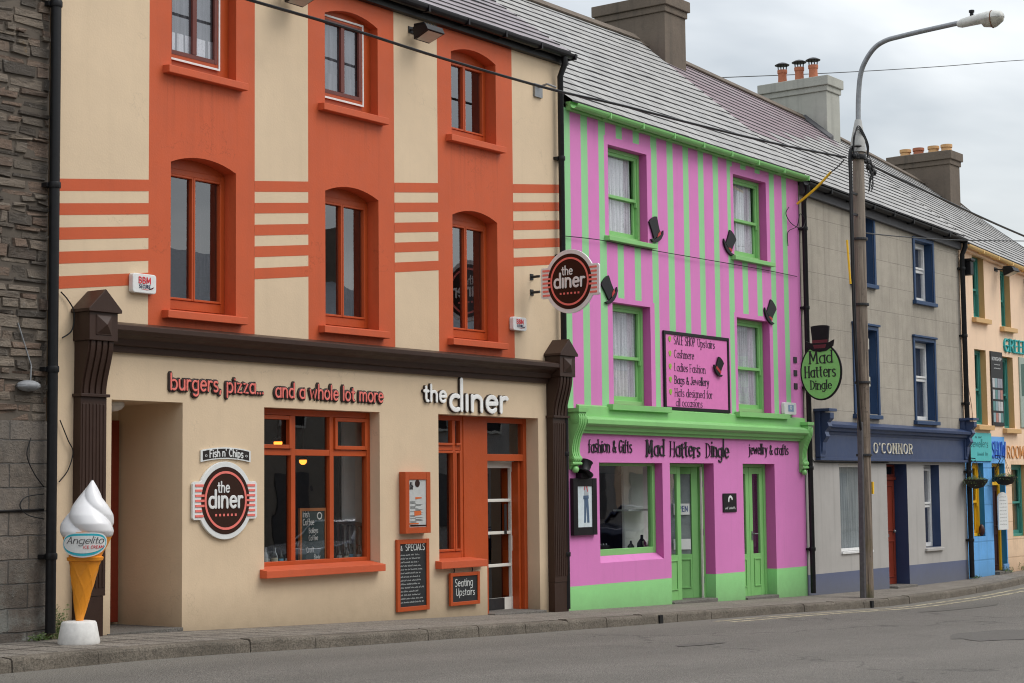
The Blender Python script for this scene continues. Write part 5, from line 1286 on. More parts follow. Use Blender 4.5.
# shopfront lettering
MHB = plain('cut_letter_black', (.012, .010, .014), .45)
mb = MB(); xa, xb = F(588, 450)[0], F(631.5, 450)[0]; text(mb, wallframe(xa, F(588, 452)[1]), 'fashion & Gifts', 0, 0, .115, .17, .004, .014, fit=xb-xa, jit=.04, seed=4, contrast=.5, serif=True); mb.build('lettering', MHB, pk)
mb = MB(); xa, xb = F(646, 450)[0], F(728, 450)[0]; text(mb, wallframe(xa, F(646, 456)[1]+.0), 'Mad Hatters Dingle', 0, 0, .150, .22, .004, .016, wmap={'H': .35, 'D': .35, 'M': 1.35, 'i': .9, 't': 1.2}, lift={'l': 1.5, 'M': 1.05}, sp=.85, fit=xb-xa, jit=.10, seed=9, contrast=.45, serif=True); mb.build('lettering', MHB, pk)
mb = MB(); xa, xb = F(749, 450)[0], F(788, 450)[0]; text(mb, wallframe(xa, F(749, 454)[1]), 'jewellry & crafts', 0, 0, .105, .17, .004, .014, fit=xb-xa, jit=.04, seed=6, contrast=.5, serif=True); mb.build('lettering', MHB, pk)
# top hats cut from board
def tophat(x, z, rot, s, label, y0=-.004, fr=None, grp='cut-out top hats on the pink wall', top=True, mirror=1, parent=None):
    c, sn = math.cos(rot), math.sin(rot)
    fr = fr or wallframe(x, z, y0)
    f2 = lambda u, v, d=0: fr((u*c-v*sn)*s, (u*sn+v*c)*s, d)
    t = parent or thing('top_hat', label, 'top hat', (x, y0, z), grp)
    crown = [(-.30, -.30), (.30, -.30), (.31, .1), (.36, .50), (.20, .56), (0, .575), (-.20, .56), (-.36, .50), (-.31, .1)]
    brim = [(-.58, -.22), (-.50, -.38), (-.25, -.50), (0, -.53), (.25, -.50), (.50, -.38), (.58, -.22), (.50, -.25), (.30, -.34), (-.30, -.34), (-.50, -.25)]
    mb = MB(); plate(mb, f2, crown, .0, .025); plate(mb, f2, brim, .0, .03); mb.build('hat_shape', BLACKG if not parent else BLACKP, t, bevel=.003)
    mb = MB(); plate(mb, f2, [(-.305, -.31), (.305, -.31), (.32, -.14), (-.32, -.14)] if parent else [(-.05, -.33), (.30, -.31), (.32, -.16), (.12, -.20)], .025, .029); mb.build('hat_band', plain('hat_band_red', (.45, .03, .03), .5) if 'hat_band_red' not in MATS else MATS['hat_band_red'], t)
    return t
for (px, py, r, lb) in ((655.5, 230, rad(25), 'black top hat cut-out right of the upper left pink house window'), (730, 243, rad(-35), 'black top hat cut-out left of the upper right pink house window'),
                        (609, 290, rad(38), 'black top hat cut-out next to the round diner sign'), (770.5, 312, rad(-38), 'black top hat cut-out above the lower right pink house window')):
    x, z = F(px, py, -.02); tophat(x, z, r, .34, lb)
t, fr = framed('sale_board', 'pink board in a black frame listing cashmere, ladies fashion, bags and hats', 'sign', 22.90, 24.86, 2.67, 3.85, .05, .03, SIGNPK, frm=BLACKG, proud=.0)
mb = MB(); LN = [('SALE SHOP', .30, 1.0, .085, .62, .2), ('Cashmere', .30, .80, .078, .58, 0), ('Ladies Fashion', .30, .60, .078, .92, 0), ('Bags & Jewellery', .30, .41, .078, 1.02, 0), ('Hats designed for', .30, .22, .078, 1.12, 0), ('all occasions', .33, .075, .072, .78, 0)]
for s, u, v, h, f, sr in LN: text(mb, fr, s, u, v-.01, h, .15 if 'Bags' not in s else .23, .0, .004, fit=f, contrast=.55, serif=True, track=.16)
text(mb, fr, 'Upstairs', 1.0, .99, .078, .18, .0, .004, fit=.52, contrast=.5, serif=True); mb.build('lettering', plain('plum_ink', (.05, .015, .05), .5), t)
mb = MB()
for v in (1.06, .845, .65, .455, .27): plate(mb, fr, [(.18+.035*math.cos(q*PI/6)+.008*math.sin(q), v+.045*math.sin(q*PI/6)) for q in range(12)], 0, .006)
mb.build('bullet', plain('lime_bullet', (.30, .48, .06), .5), t)
hx, hz = F(718, 367, -.03); th_ = tophat(hx, hz, rad(-32), .26, 'x', fr=wallframe(hx, hz, -.032), parent=t)
# poster case, sculpture, plaque, alarm
t, fr = framed('poster_case', 'black lockable poster case beside the pink shop window', 'poster case', 20.42, 21.00, .88, 1.66, .11, .055, plain('poster_paper', K(205, 214, 218), .5), frm=BLACKG)
mb = MB(); rr = random.Random(5)
plate(mb, fr, [(.27, .17), (.31, .17), (.335, .42), (.345, .17), (.40, .17), (.385, .40), (.375, .50), (.28, .50)], .001, .003); plate(mb, fr, [(.255, .49), (.39, .50), (.385, .545), (.26, .54)], .001, .003); mb.build('poster_figure', plain('poster_blue', K(70, 92, 118), .6), t)
mb = MB(); plate(mb, fr, [(.28, .545), (.385, .545), (.375, .72), (.30, .72)], .001, .003); mb.build('poster_top', plain('poster_grey', K(168, 172, 176), .6), t)
mb = MB(); stroke(mb, fr, [(.28, .62), (.315, .78), (.36, .60)], .016, .003, .005); stroke(mb, fr, [(.30, .78), (.345, .62), (.365, .78)], .014, .003, .0055); stroke(mb, fr, [(.29, .68), (.37, .70)], .010, .003, .006); mb.build('poster_scarf', REDW, t)
pane(t, 20.52, 20.90, .98, 1.56, -.055, MATS['case_glass'])
x, z = F(586, 471, -.08); t = thing('hat_ornament', 'small black top hat ornament tilted on top of the poster case', 'ornament', (x, -.06, 1.66)); mb = MB()
R_ = Matrix.Rotation(rad(28), 3, 'Y'); c0 = Vector((20.70, -.06, 1.80)); b0 = len(mb.v); mb.lathe((0, 0, 0), [(.14, -.09), (.145, -.075), (.085, -.06), (.075, -.04), (.085, .08), (.095, .10), (.02, .10)], 20)
for i in range(b0, len(mb.v)): mb.v[i] = R_@mb.v[i]+c0
mb.box(20.56, 20.72, -.10, -.01, 1.662, 1.73); mb.build('hat', BLACKG, t, smooth=True)
t = thing('plaque', 'small square black plaque with a white emblem between the two green doors', 'plaque', (24.81, 0, 1.27)); mb = MB(); mb.box(24.60, 25.02, -.018, -.003, 1.13, 1.42); mb.build('plate', BLACKG, t, bevel=.003)
fr = wallframe(24.60, 1.13, -.018); mb = MB(); stroke(mb, fr, _a(.22, .18, .055, .06, 190, 20, 8), .035, .0, .004)
rr = random.Random(2); scribble(mb, fr, .06, .37, .045, .04, .009, rr, 0, .003); mb.build('emblem', SIGNWH, t)
def pal(t, fr, w, h):
    mb = MB(); plate(mb, fr, [(w*.3, h*.25), (w*.75, h*.25), (w*.75, h*.8), (w*.3, h*.8)], 0, .0015); mb.build('panel', plain('pale_blue_ink', (.22, .33, .50), .5), t)
    mb = MB(); ring(mb, fr, w*.52, h*.58, .02, .02, .035, .035, .0015, .003, n=14); mb.build('emblem', SIGNWH, t)
alarm(26.60, 27.02, 2.70, 2.90, 'white alarm box above the right end of the green cornice', pal)
# oval hanging sign with a hat
sxx = 27.12; ya, _ = FX(801, 371, sxx); yb_, _ = FX(842.5, 371, sxx); zt_ = FX(821, 343, sxx)[1]; zb_ = FX(821, 400.5, sxx)[1]; yc = (ya+yb_)/2; zc_ = (zt_+zb_)/2; rx = (ya-yb_)/2; rz_ = (zt_-zb_)/2
t = thing('hanging_sign', 'green oval Mad Hatters Dingle sign with a black top hat above it', 'sign', (sxx, 0, zc_)); fr = sideframe(sxx, yc, zc_)
mb = MB(); plate(mb, fr, circle(0, 0, rx, rz_, 48), 0, .03); mb.build('sign_plate', BLACKG, t, bevel=.003)
mb = MB(); plate(mb, fr, circle(0, 0, rx-.028, rz_-.028, 48), .03, .034); mb.build('sign_face', SIGNGR, t)
mb = MB(); text(mb, fr, 'Mad', -.20, .14, .135, .19, .034, .04, fit=.42, jit=.05, contrast=.4, serif=True); text(mb, fr, 'Hatters', -.29, -.09, .125, .19, .034, .04, fit=.56, jit=.05, contrast=.4, serif=True, seed=3); text(mb, fr, 'Dingle', -.19, -.29, .095, .2, .034, .04, fit=.38, jit=.04, contrast=.4, serif=True, seed=5); mb.build('lettering', MHB, t)
mb = MB(); ht = rz_; plate(mb, fr, [(-.135, ht-.02), (.135, ht-.02), (.165, ht+.27), (-.165, ht+.27)], -.01, .04)
plate(mb, fr, [(-.165, ht+.27)]+[(-.165*math.cos(PI*k/10), ht+.272+.022*math.sin(PI*k/10)) for k in range(1, 10)]+[(.165, ht+.27)], -.008, .038)
plate(mb, fr, [(-.26, ht+.045), (-.24, ht-.06), (-.12, ht-.135), (0, ht-.15), (.12, ht-.135), (.24, ht-.06), (.26, ht+.045), (.16, ht+.0), (-.16, ht+.0)], .02, .05); mb.build('hat_shape', BLACKG, t, bevel=.004)
mb = MB(); plate(mb, fr, [(-.138, ht+.0), (.138, ht+.0), (.14, ht+.05), (-.14, ht+.05)], .04, .044); plate(mb, fr, [(-.10, ht-.09), (.10, ht-.09), (.12, ht-.03), (-.12, ht-.03)], .05, .053); mb.build('hat_band', plain('dark_crimson', (.12, .01, .02), .5), t)
for q in (.22, .0, -.22):
    mb = MB(); mb.bar((sxx+.015, -.002, zc_+q), (sxx+.015, ya+.12, zc_+q), .03, .03); mb.box(sxx-.04, sxx+.07, -.014, -.002, zc_+q-.05, zc_+q+.05); mb.build('bracket', DKSTEEL, t)
# ================================================================== the grey house
def scored(name, base, lw, bw, bh, col, dirt, splash=None):
    t = NT(name); p = t.pos(); s = t.node('ShaderNodeSeparateXYZ', n_0=p)
    v = t.node('ShaderNodeCombineXYZ', n_0=s.outputs[0], n_1=s.outputs[2]).outputs[0]
    br = t.node('ShaderNodeTexBrick', i_Scale=1.0, i_Color1=(.42, .42, .42), i_Color2=(.58, .58, .58), i_Mortar=(.5, .5, .5)); t.l.new(v, br.inputs['Vector'])
    br.inputs['Mortar Size'].default_value = lw; br.inputs['Brick Width'].default_value = bw; br.inputs['Row Height'].default_value = bh; br.inputs['Mortar Smooth'].default_value = .2; br.inputs['Bias'].default_value = 0
    n1 = t.noise(p, .8, 6, .65); n2 = t.noise(t.scale(p, 5, 5, .3), 1, 5, .65); n3 = t.noise(p, 40, 4, .7); n4 = t.noise(p, 4, 5, .65)
    f = t.math('ADD', t.ramp(n1, .3, .7, .84, 1.1), t.ramp(n4, .3, .7, -.07, .07)); f = t.math('MULTIPLY', f, t.math('ADD', t.math('MULTIPLY', t.node('ShaderNodeSeparateColor', n_0=br.outputs[0]).outputs[0], .18), .91))
    c = t.mix(1.0, base, t.node('ShaderNodeCombineColor', n_0=f, n_1=f, n_2=f).outputs[0], 'MULTIPLY')
    c = t.mix(t.ramp(n2, .5, .74, 0, .36), c, dirt); c = t.mix(t.ramp(n3, .55, .75, 0, .2), c, dirt)
    c = t.mix(t.math('MULTIPLY', br.outputs[1], .28), c, col)
    if splash is not None:
        c = t.mix(t.ramp(t.math('ADD', s.outputs[2], t.math('MULTIPLY', n4, -.3)), splash-.2, splash+.3, .6, 0), c, dirt)
    h = t.math('ADD', t.math('MULTIPLY', br.outputs[1], -1.6), t.math('MULTIPLY', n3, .8))
    t.bsdf(c, .85, t.bump(h, .5, .012), .3); MATS[name] = t.mat; return t.mat
ASHLAR = scored('scored_grey_render', K(152, 145, 133), .006, 1.05, .47, (.08, .075, .07), (.12, .11, .10))
BLUEW = scored('rusticated_blue', K(98, 158, 212), .016, 20, .37, (.03, .10, .20), (.10, .22, .34), -.33)
PEACHR = scored('rusticated_peach', K(222, 188, 158), .014, 20, .37, (.28, .14, .06), (.34, .20, .12), -.33)
GX0, GX1 = 27.42, 34.30
gy = thing('terraced_house', 'grey rendered house with navy window surrounds and a navy shop fascia', 'building', (31, 0, 0))
gzt = lambda x: 6.62-(x-27.37)*.0375
up = [(29.45, 30.32, 5.17, 6.38), (32.14, 32.98, 5.04, 6.18)]; lw_ = [(29.42, 30.34, 2.80, 4.32), (32.02, 32.93, 2.75, 4.25)]
ops = [dict(x0=a, x1=b, z0=c, z1=e, d=.165, slot=4) for a, b, c, e in up+lw_]
ops += [dict(x0=28.70, x1=29.95, z0=.37, z1=1.90, d=.10, slot=0), dict(x0=30.63, x1=31.52, z0=-.9, z1=1.91, d=.28, slot=1), dict(x0=32.30, x1=33.02, z0=.34, z1=1.90, d=.19, slot=1)]
def gcell(x, z): return 2 if z < .04 else (3 if z < 2.0 else 0)
wall('wall', gy, GX0, GX1, gzt, ops, [ASHLAR, NAVY, PLINTH, RENDER2, NAVYR], gcell, [], [.04, 2.0])
shell(gy, GX0, GX1, 6.4, gzt, (3.1, lambda x: 9.5-(x-27.4)*.05), RENDER, (2.45, 4.7))
slate_roof('roof', gy, GX0-.02, GX1+.02, lambda x: 6.72-(x-27.4)*.0375, lambda x: 9.60-(x-27.4)*.053, 3.2, [SLATE, SLATEP, SLATE_EDGE_SHADE], patchf=lambda x, t: 1 if t > .30+.075*(x-27.4)+.04*math.sin(x*5) else 0)
gutter('gutter', gy, GX0+.0, GX1, lambda x: 6.66-(x-27.37)*.0375, BLACKP, r=.065, board=plain('weathered_board', (.07, .07, .075), .7), bz=.20)
downpipe(gy, 34.30, 6.36, gz(34.3)+.02, BLACKP, r=.05)
mb = MB(); x, z = 34.46, 5.86; mb.box(x-.07, x+.09, -.22, -.02, z-.16, z+.12); mb.box(x-.1, x+.12, -.25, -.01, z+.12, z+.17); mb.build('hopper_head', BLACKP, gy, bevel=.01)
def upvc(parent, a, b, c, e, y, sl=True, zf=.58):
    mb = MB(); fr_boxes(mb, a+.002, b-.002, c+.01, e-.002, y, .07, .07); zm = c+(e-c)*zf; mb.box(a+.062, b-.062, y+.003, y+.06, zm-.03, zm+.03)
    w_ = mb.build('window', WHITEP, parent, bevel=.005)
    mb = MB(); fr_boxes(mb, a+.07, b-.07, zm+.035, e-.068, y-.02, .04, .05); mb.build('top_sash', WHITEP, w_, bevel=.004)
    pane(w_, a+.05, b-.05, c+.06, e-.05, y+.03, GLASSU); backing(w_, a, b, c, e, y=.9, d=.65)
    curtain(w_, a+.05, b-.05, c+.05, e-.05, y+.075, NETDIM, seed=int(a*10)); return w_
for (a, b, c, e) in up+lw_:
    w_ = upvc(gy, a, b, c, e, .15, zf=.52)
    mb = MB(); m_ = .07
    mb.box(a-m_, a, -.028, -.002, c-.01, e+m_); mb.box(b, b+m_, -.028, -.002, c-.01, e+m_); mb.box(a, b, -.026, -.002, e, e+m_)
    if e < 5: mb.box(a-m_-.02, b+m_+.02, -.06, -.001, e+m_, e+m_+.04)
    mb.build('surround', NAVYR, w_, bevel=.005); sill(w_, a-.12, b+.06, c-.09, c, NAVYR, .08, .15)
# street level
a, b, c, e = 28.70, 29.95, .37, 1.90
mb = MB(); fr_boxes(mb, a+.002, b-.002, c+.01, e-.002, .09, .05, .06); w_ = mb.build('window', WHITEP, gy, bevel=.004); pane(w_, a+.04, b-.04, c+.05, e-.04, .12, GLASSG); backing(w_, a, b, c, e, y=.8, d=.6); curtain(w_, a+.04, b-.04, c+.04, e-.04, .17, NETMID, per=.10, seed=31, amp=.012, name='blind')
mb = MB(); mb.box(a-.0, b+.0, -.03, .088, c-.03, c+.008); mb.build('sill', WHITEP, w_, bevel=.004)
w_ = upvc(gy, 32.30, 33.02, .34, 1.90, .17, zf=.5); sill(w_, 32.25, 33.08, .27, .34, RENDER2, .05, .2)
zb = gz(31)-.02
mb = MB(); mb.box(30.66, 31.50, .25, .30, zb+.05, 1.62)
for q0, q1 in ((30.75, 31.04), (31.12, 31.41)):
    for v0, v1 in ((zb+.18, zb+.85), (zb+1.02, 1.52)): fr_boxes(mb, q0, q1, v0, v1, .235, .02, .015)
D_ = mb.build('door', REDDOOR, gy, bevel=.006); mb = MB(); mb.box(31.0, 31.16, .222, .234, zb+.92, zb+.97); mb.ball((31.40, .22, zb+1.02), .03, .03, .03); mb.build('handle', STEEL, D_)
mb = MB(); mb.box(30.635, 31.515, .22, .31, 1.62, 1.68); fr_boxes(mb, 30.635, 31.515, 1.68, 1.905, .24, .04, .05); mb.box(30.633, 30.662, .22, .31, zb, 1.62); mb.build('door_frame', REDDOOR, gy, bevel=.004); pane(gy, 30.67, 31.48, 1.71, 1.88, .26, GLASSG)
room(gy, 30.3, 32.0, .35, 1.2, -.5, 1.99, DARKIN)
mb = MB(); mb.box(30.64, 31.51, -.16, .5, zb-.3, zb+.05); mb.build('doorstep', STEPM, gy, bevel=.008)
# navy fascia with cornice and end consoles
mb = MB(); mb.box(27.86, 34.24, -.07, -.003, 1.99, 2.42); mb.box(27.80, 34.28, -.10, -.002, 1.955, 2.0)
P = [(-.002, 2.48), (-.08, 2.48), (-.09, 2.52), (-.14, 2.54), (-.15, 2.58), (-.21, 2.60), (-.22, 2.65), (-.16, 2.67), (-.002, 2.72)]
mb.prism(P, lambda u, v: (28.0, u, v-.08), lambda u, v: (34.22, u, v-.10)); FA = mb.build('fascia', NAVY, gy, bevel=.003)
for x0 in (27.80, 34.12):
    mb = MB(); mb.box(x0, x0+.22, -.10, -.001, 2.01, 2.78); mb.box(x0-.04, x0+.26, -.30, -.001, 2.78, 2.83)
    O_ = [(-.28, 2.76), (-.28, 2.66), (-.22, 2.60), (-.25, 2.53), (-.17, 2.44), (-.20, 2.36), (-.13, 2.26), (-.12, 2.12), (-.10, 2.05)]
    mb.prism([(-.002, 2.78)]+O_+[(-.002, 2.03)], lambda u, v: (x0+.04, u, v), lambda u, v: (x0+.18, u, v)); mb.build('console', NAVY, FA, bevel=.006)
mb = MB(); xa, z = F(874, 448, -.09); xb = F(913, 450, -.09)[0]
text(mb, wallframe(xa, z-.088, -.07), "O'CONNOR", 0, 0, .118, .17, .0, .02, fit=xb-xa, track=.34, serif=True, contrast=.8); mb.build('lettering', plain('cream_letters', K(205, 200, 184), .5), FA)
mb = MB(); P_ = [(27.60, -.012, 2.9), (27.62, -.012, 2.4), (27.60, -.014, 2.0), (27.74, -.014, 1.93), (28.3, -.012, 1.92), (30.7, -.012, 1.93)]; mb.tube(P_, .010, 6); mb.build('wall_cable', BLACKP, gy)

# ================================================================== peach house, part painted blue at street level
YX0, YX1 = 34.34, 48.0
ph = thing('shop_building', 'peach house with teal sash windows and a sky-blue shopfront corner', 'building', (38, 0, 0))
yzt = lambda x: 6.28-(x-34.4)*.062
UW = [(35.02, 35.63, 4.91, 6.18), (36.53, 37.08, 4.82, 6.03), (38.1, 38.75, 4.8, 5.8)]; LWN = [(34.99, 35.60, 2.73, 4.26), (36.50, 37.10, 2.69, 4.19), (39.6, 40.3, 2.7, 4.1)]
ops = [dict(x0=a, x1=b, z0=c, z1=e, d=.135, slot=1) for a, b, c, e in UW+LWN]
ops += [dict(x0=34.68, x1=35.27, z0=.48, z1=1.95, d=.12, slot=3), dict(x0=35.72, x1=36.42, z0=-.9, z1=1.95, d=.13, slot=3), dict(x0=36.80, x1=37.70, z0=.42, z1=1.93, d=.14, slot=1)]
def ycell(x, z):
    if x < 36.47 and z < 2.50: return 2 if z < 1.97 else 5
    return 4 if z < 2.0 else 0
wall('wall', ph, YX0, YX1, yzt, ops, [PEACH, PEACHD, BLUEW, BLUED, PEACHR, BLUE], ycell, [36.47], [1.97, 2.0, 2.50])
shell(ph, YX0, YX1, 6.4, yzt, (3.1, lambda x: 9.05-(x-34.3)*.088 if x < 42 else 7.1), PEACH, (2.45, 4.5))
slate_roof('roof', ph, YX0, YX1, lambda x: 6.36-(x-34.4)*.062, lambda x: 9.18-(x-34.3)*.088 if x < 42.0 else 8.502-(x-42.0)*.205, 3.2, [SLATE, SLATE, SLATE_EDGE_SHADE])
gutter('gutter', ph, YX0+.05, YX1, lambda x: 6.32-(x-34.4)*.062, paint('cream_gutter', K(214, 180, 120), .5), r=.06, board=PEACH, bz=.10)
for (a, b, c, e) in UW+LWN:
    w_ = sash(ph, a, b, c, e, .12, TEAL, seed=int(a*7), w=.05, net=plain('warm_dim_curtain', (.16, .11, .07), .9)); mb = MB()
    mb.hexa([(a-.10, -.10, c-.11), (b+.12, -.10, c-.11), (b+.12, .2, c-.11), (a-.10, .2, c-.11), (a-.10, -.10, c-.015), (b+.12, -.10, c-.015), (b+.12, .2, c+.004), (a-.10, .2, c+.004)]); mb.build('sill', PEACHD, w_, bevel=.006)
w_ = sash(ph, 34.68, 35.27, .48, 1.95, .105, YELT, seed=3, w=.06, curt=False); w_ = sash(ph, 36.80, 37.70, .42, 1.93, .12, TEAL, seed=9, w=.06, net=plain('warm_dim_curtain', (.22, .16, .09), .9))
zb = gz(36)
mb = MB(); fr_boxes(mb, 35.722, 36.418, zb-.2, 1.948, .11, .07, .08); mb.box(35.79, 36.35, .113, .17, 1.50, 1.57); yd = mb.build('door_frame', YELT, ph, bevel=.004)
mb = MB(); mb.box(35.79, 36.35, .15, .19, zb+.02, 1.50); fr_boxes(mb, 35.86, 36.28, zb+.15, zb+.8, .135, .02, .016); fr_boxes(mb, 35.86, 36.28, zb+.95, 1.40, .135, .02, .016); dd = mb.build('door', MAROON, ph, bevel=.004); mb = MB(); mb.ball((36.28, .12, zb+.95), .03, .03, .03); mb.build('handle', STEEL, dd)
pane(ph, 35.79, 36.35, 1.57, 1.88, .14, GLASSG); room(ph, 35.4, 36.5, .29, 1.2, -.5, 1.99, DARKIN)
mb = MB(); mb.box(35.73, 36.41, -.1, .4, zb-.3, zb+.04); mb.build('doorstep', STEPM, ph, bevel=.006)
mb = MB(); mb.box(36.12, 36.40, -.05, -.004, zb-.05, zb+.18); mb.build('bollard_block', BLUE, ph, bevel=.01)
mb = MB(); mb.ball((35.18, .04, .60), .06, .06, .12); mb.build('ornament', plain('brown_pot', (.06, .02, .015), .4), ph, smooth=True)
# turquoise board with dark writing
t = thing('sign_board', 'turquoise painted board with dark script at the corner of the blue shopfront', 'sign', (35.0, 0, 2.27)); mb = MB(); mb.box(34.36, 35.68, -.03, -.004, 1.99, 2.56); mb.build('board', TURQ, t, bevel=.005)
fr = wallframe(34.36, 1.99, -.03); rr = random.Random(6); mb = MB(); text(mb, fr, 'Jewellers', .22, .28, .10, .14, 0, .003, fit=.90, slant=.12, jit=.04); rr = random.Random(14)
scribble(mb, fr, .45, .85, .46, .05, .012, rr, 0, .003); scribble(mb, fr, .55, 1.1, .11, .07, .014, rr, 0, .003); mb.build('lettering', plain('deep_teal_ink', (.01, .10, .11), .5), t)
mb = MB(); xa = F(1001, 450)[0]-.78; text(mb, wallframe(35.76, 2.06), 'SHOW', 0, 0, .22, .15, .003, .02, fit=.74, contrast=.6); mb.build('lettering', plain('royal_blue_letter', K(52, 98, 180), .5), ph)
mb = MB(); text(mb, wallframe(36.58, 2.06), 'ROOM', 0, 0, .17, .13, .003, .02, fit=.98, contrast=.6); mb.build('lettering', plain('ochre_letter', K(196, 142, 88), .5), ph)
mb = MB(); text(mb, wallframe(36.58, 4.30), 'GREENLANE', 0, 0, .175, .26, .003, .04, fit=2.45, serif=True, contrast=.8); mb.build('lettering', plain('teal_letter', K(40, 150, 150), .5), ph)
# book-shop poster boards
def books(x0, x1, z0, z1, label, seed, dark=True):
    t = thing('poster_board', label, 'poster', ((x0+x1)/2, 0, (z0+z1)/2)); rr = random.Random(seed); mb = MB(); mb.box(x0, x1, -.025, -.003, z0, z1); mb.build('board', BLACKP if dark else plain('pale_poster', (.35, .42, .36), .6), t)
    w_, h_ = x1-x0, z1-z0; fr = wallframe(x0, z0, -.025)
    if dark:
        cols = [plain('cover_%d' % i, c, .5) for i, c in enumerate(((.5, .5, .5), (.25, .36, .38), (.45, .2, .16), (.1, .25, .24), (.3, .3, .34)))]
        mbs = [MB() for _ in cols]
        for r in range(4):
            for q in range(4): 
                u = w_*(.08+.215*q); v = h_*(.05+.155*r); plate(mbs[rr.randrange(5)], fr, [(u, v), (u+w_*.19, v), (u+w_*.19, v+h_*.125), (u, v+h_*.125)], 0, .003)
        for m_, c in zip(mbs, cols):
            if m_.v: m_.build('book_cover', c, t)
        mb = MB(); text(mb, fr, 'BOOKSHOP', .06, h_*.88, .045, .2, 0, .002, fit=w_-.12); scribble(mb, fr, w_*.3, w_*.75, h_*.82, .02, .006, rr, 0, .002); scribble(mb, fr, w_*.25, w_*.8, h_*.77, .02, .006, rr, 0, .002); mb.build('lettering', SIGNWH, t)
    else:
        mb = MB(); plate(mb, fr, [(.08, h_*.45), (w_-.1, h_*.45), (w_-.1, h_*.95), (.08, h_*.9)], 0, .003); mb.build('picture', plain('poster_dark_green', (.05, .12, .09), .5), t)
books(35.80, 36.45, 2.72, 4.26, 'tall black bookshop poster board between the lower teal windows', 4); books(37.42, 38.4, 2.72, 4.22, 'pale green picture board at the right edge beside the teal window', 5, False)
for x, lb in ((36.05, 'floodlight under the peach eaves between the two teal top windows'), (37.75, 'floodlight on the peach wall at the right edge of the photo')):
    z = yzt(x)-.18; floodlight(x+.25, z-.02, lb, y=-.30)
# hanging baskets
def basket(x, y, z, label, seed):
    t = thing('hanging_basket', label, 'hanging basket', (x, 0, z), 'hanging baskets on the blue shopfront'); rr = random.Random(seed)
    mb = MB(); mb.lathe((x, y, z), [(.03, -.15), (.14, -.12), (.21, -.04), (.235, .03), (.22, .03), (.02, .01)], 18); mb.build('basket', plain('basket_liner', (.025, .022, .018), .9), t, smooth=True)
    mb = MB()
    for k in range(420):
        a = rr.uniform(0, 2*PI); r = .26*math.sqrt(rr.random()); p = Vector((x+r*math.cos(a), y+r*math.sin(a), z+.02+rr.uniform(0, .10)*(1-r/.3)-max(0, r-.19)*rr.uniform(0, 2.5)))
        d = Vector((rr.uniform(-1, 1), rr.uniform(-1, 1), rr.uniform(-.3, 1))).normalized()*rr.uniform(.015, .035); e = d.orthogonal().normalized()*.010
        mb.quad([p, p+d*.5+e, p+d, p+d*.5-e])
    mb.build('foliage', LEAFM, t, recalc=False)
    mb = MB(); top = z+.42
    for k in range(3): a = 2*PI*k/3; mb.tube([(x+.22*math.cos(a), y+.22*math.sin(a), z+.03), (x, y, top)], .004, 5)
    mb.build('chain', DKSTEEL, t)
    mb = MB(); xr = x+.12; mb.tube([(xr, -.01, top+.05), (x, y, top+.02)], .009, 6); mb.tube([(xr, -.01, top-.25), (x+.03, y*.7, top)], .007, 6)
    pts = [(xr, -.02-.10*math.sin(q), top-.1+.09*math.cos(q)) for q in [k*.5 for k in range(10)]]; mb.tube(pts, .006, 5); mb.build('bracket', DKSTEEL, t)
x, z = F(976, 481, -.26); basket(max(x, 34.1), -.26, z, 'hanging basket in front of the yellow-framed window of the blue shopfront', 3)
x, z = F(1005, 478, -.26); basket(x, -.26, z, 'hanging basket above the yellow-framed door of the blue shopfront', 5)
t = thing('notice_board', 'white round-topped narrow notice board standing by the yellow door', 'notice board', (36.1, -.1, .6)); x0, z0 = F(998, 530, -.1); x1, z1 = F(1006, 492, -.1)
mb = MB(); r = (x1-x0)/2; mb.prism([(x0, z0), (x1, z0)]+[(x0+r+r*math.cos(PI*k/10), z1-r*.5+r*.5*math.sin(PI*k/10)) for k in range(11)], lambda u, v: (u, -.13, v), lambda u, v: (u, -.10, v)); mb.build('board', SIGNWH, t, bevel=.004)
mb = MB(); fr = wallframe(x0, z0, -.13); rr = random.Random(3)
for k in range(9): scribble(mb, fr, .06, x1-x0-.08, .10+.07*k, .022, .005, rr, 0, .001)
mb.build('print', plain('grey_print', (.3, .3, .3), .6), t); mb = MB(); mb.box((x0+x1)/2-.02, (x0+x1)/2+.02, -.10, -.002, z0+.2, z0+.24); mb.box((x0+x1)/2-.02, (x0+x1)/2+.02, -.10, -.002, z1-.3, z1-.26); mb.build('bracket', DKSTEEL, t)

# ================================================================== chimneys (parts of the roofs they stand on)
chimney(pk, 27.68, 28.42, 2.74, 4.22, 8.6, F(665, -7, 2.7)[1], CHIMD, CHIMD, [(2.95, .12, .34, TERRA, False), (3.45, .12, .34, TERRA, False)])
c2x = 34.0; ya, zt_ = FX(829, 75, c2x); yb_, _ = FX(758.6, 85, c2x)
def potz(px, x): return FX(px, 70, x)[0]
chimney(gy, c2x, c2x+.62, ya+.07, yb_-.07, 8.1, zt_, CHIML, CHIML, [(potz(813, c2x+.3), .10, .34, TERRA, True), (potz(799, c2x+.3), .10, .34, TERRA, True), (potz(782, c2x+.3), .10, .34, TERRA, True)])
c3x = 40.0; ya, zt_ = FX(952, 150, c3x); yb_, _ = FX(887, 158, c3x)
chimney(ph, c3x, c3x+.60, ya+.07, yb_-.07, 7.2, zt_, CHIMD, CHIMD, [(potz(q, c3x+.3), .13, .20, m_, False) for q, m_ in ((944, BUFF), (931, BUFF), (916, TERRA), (903, BUFF))])
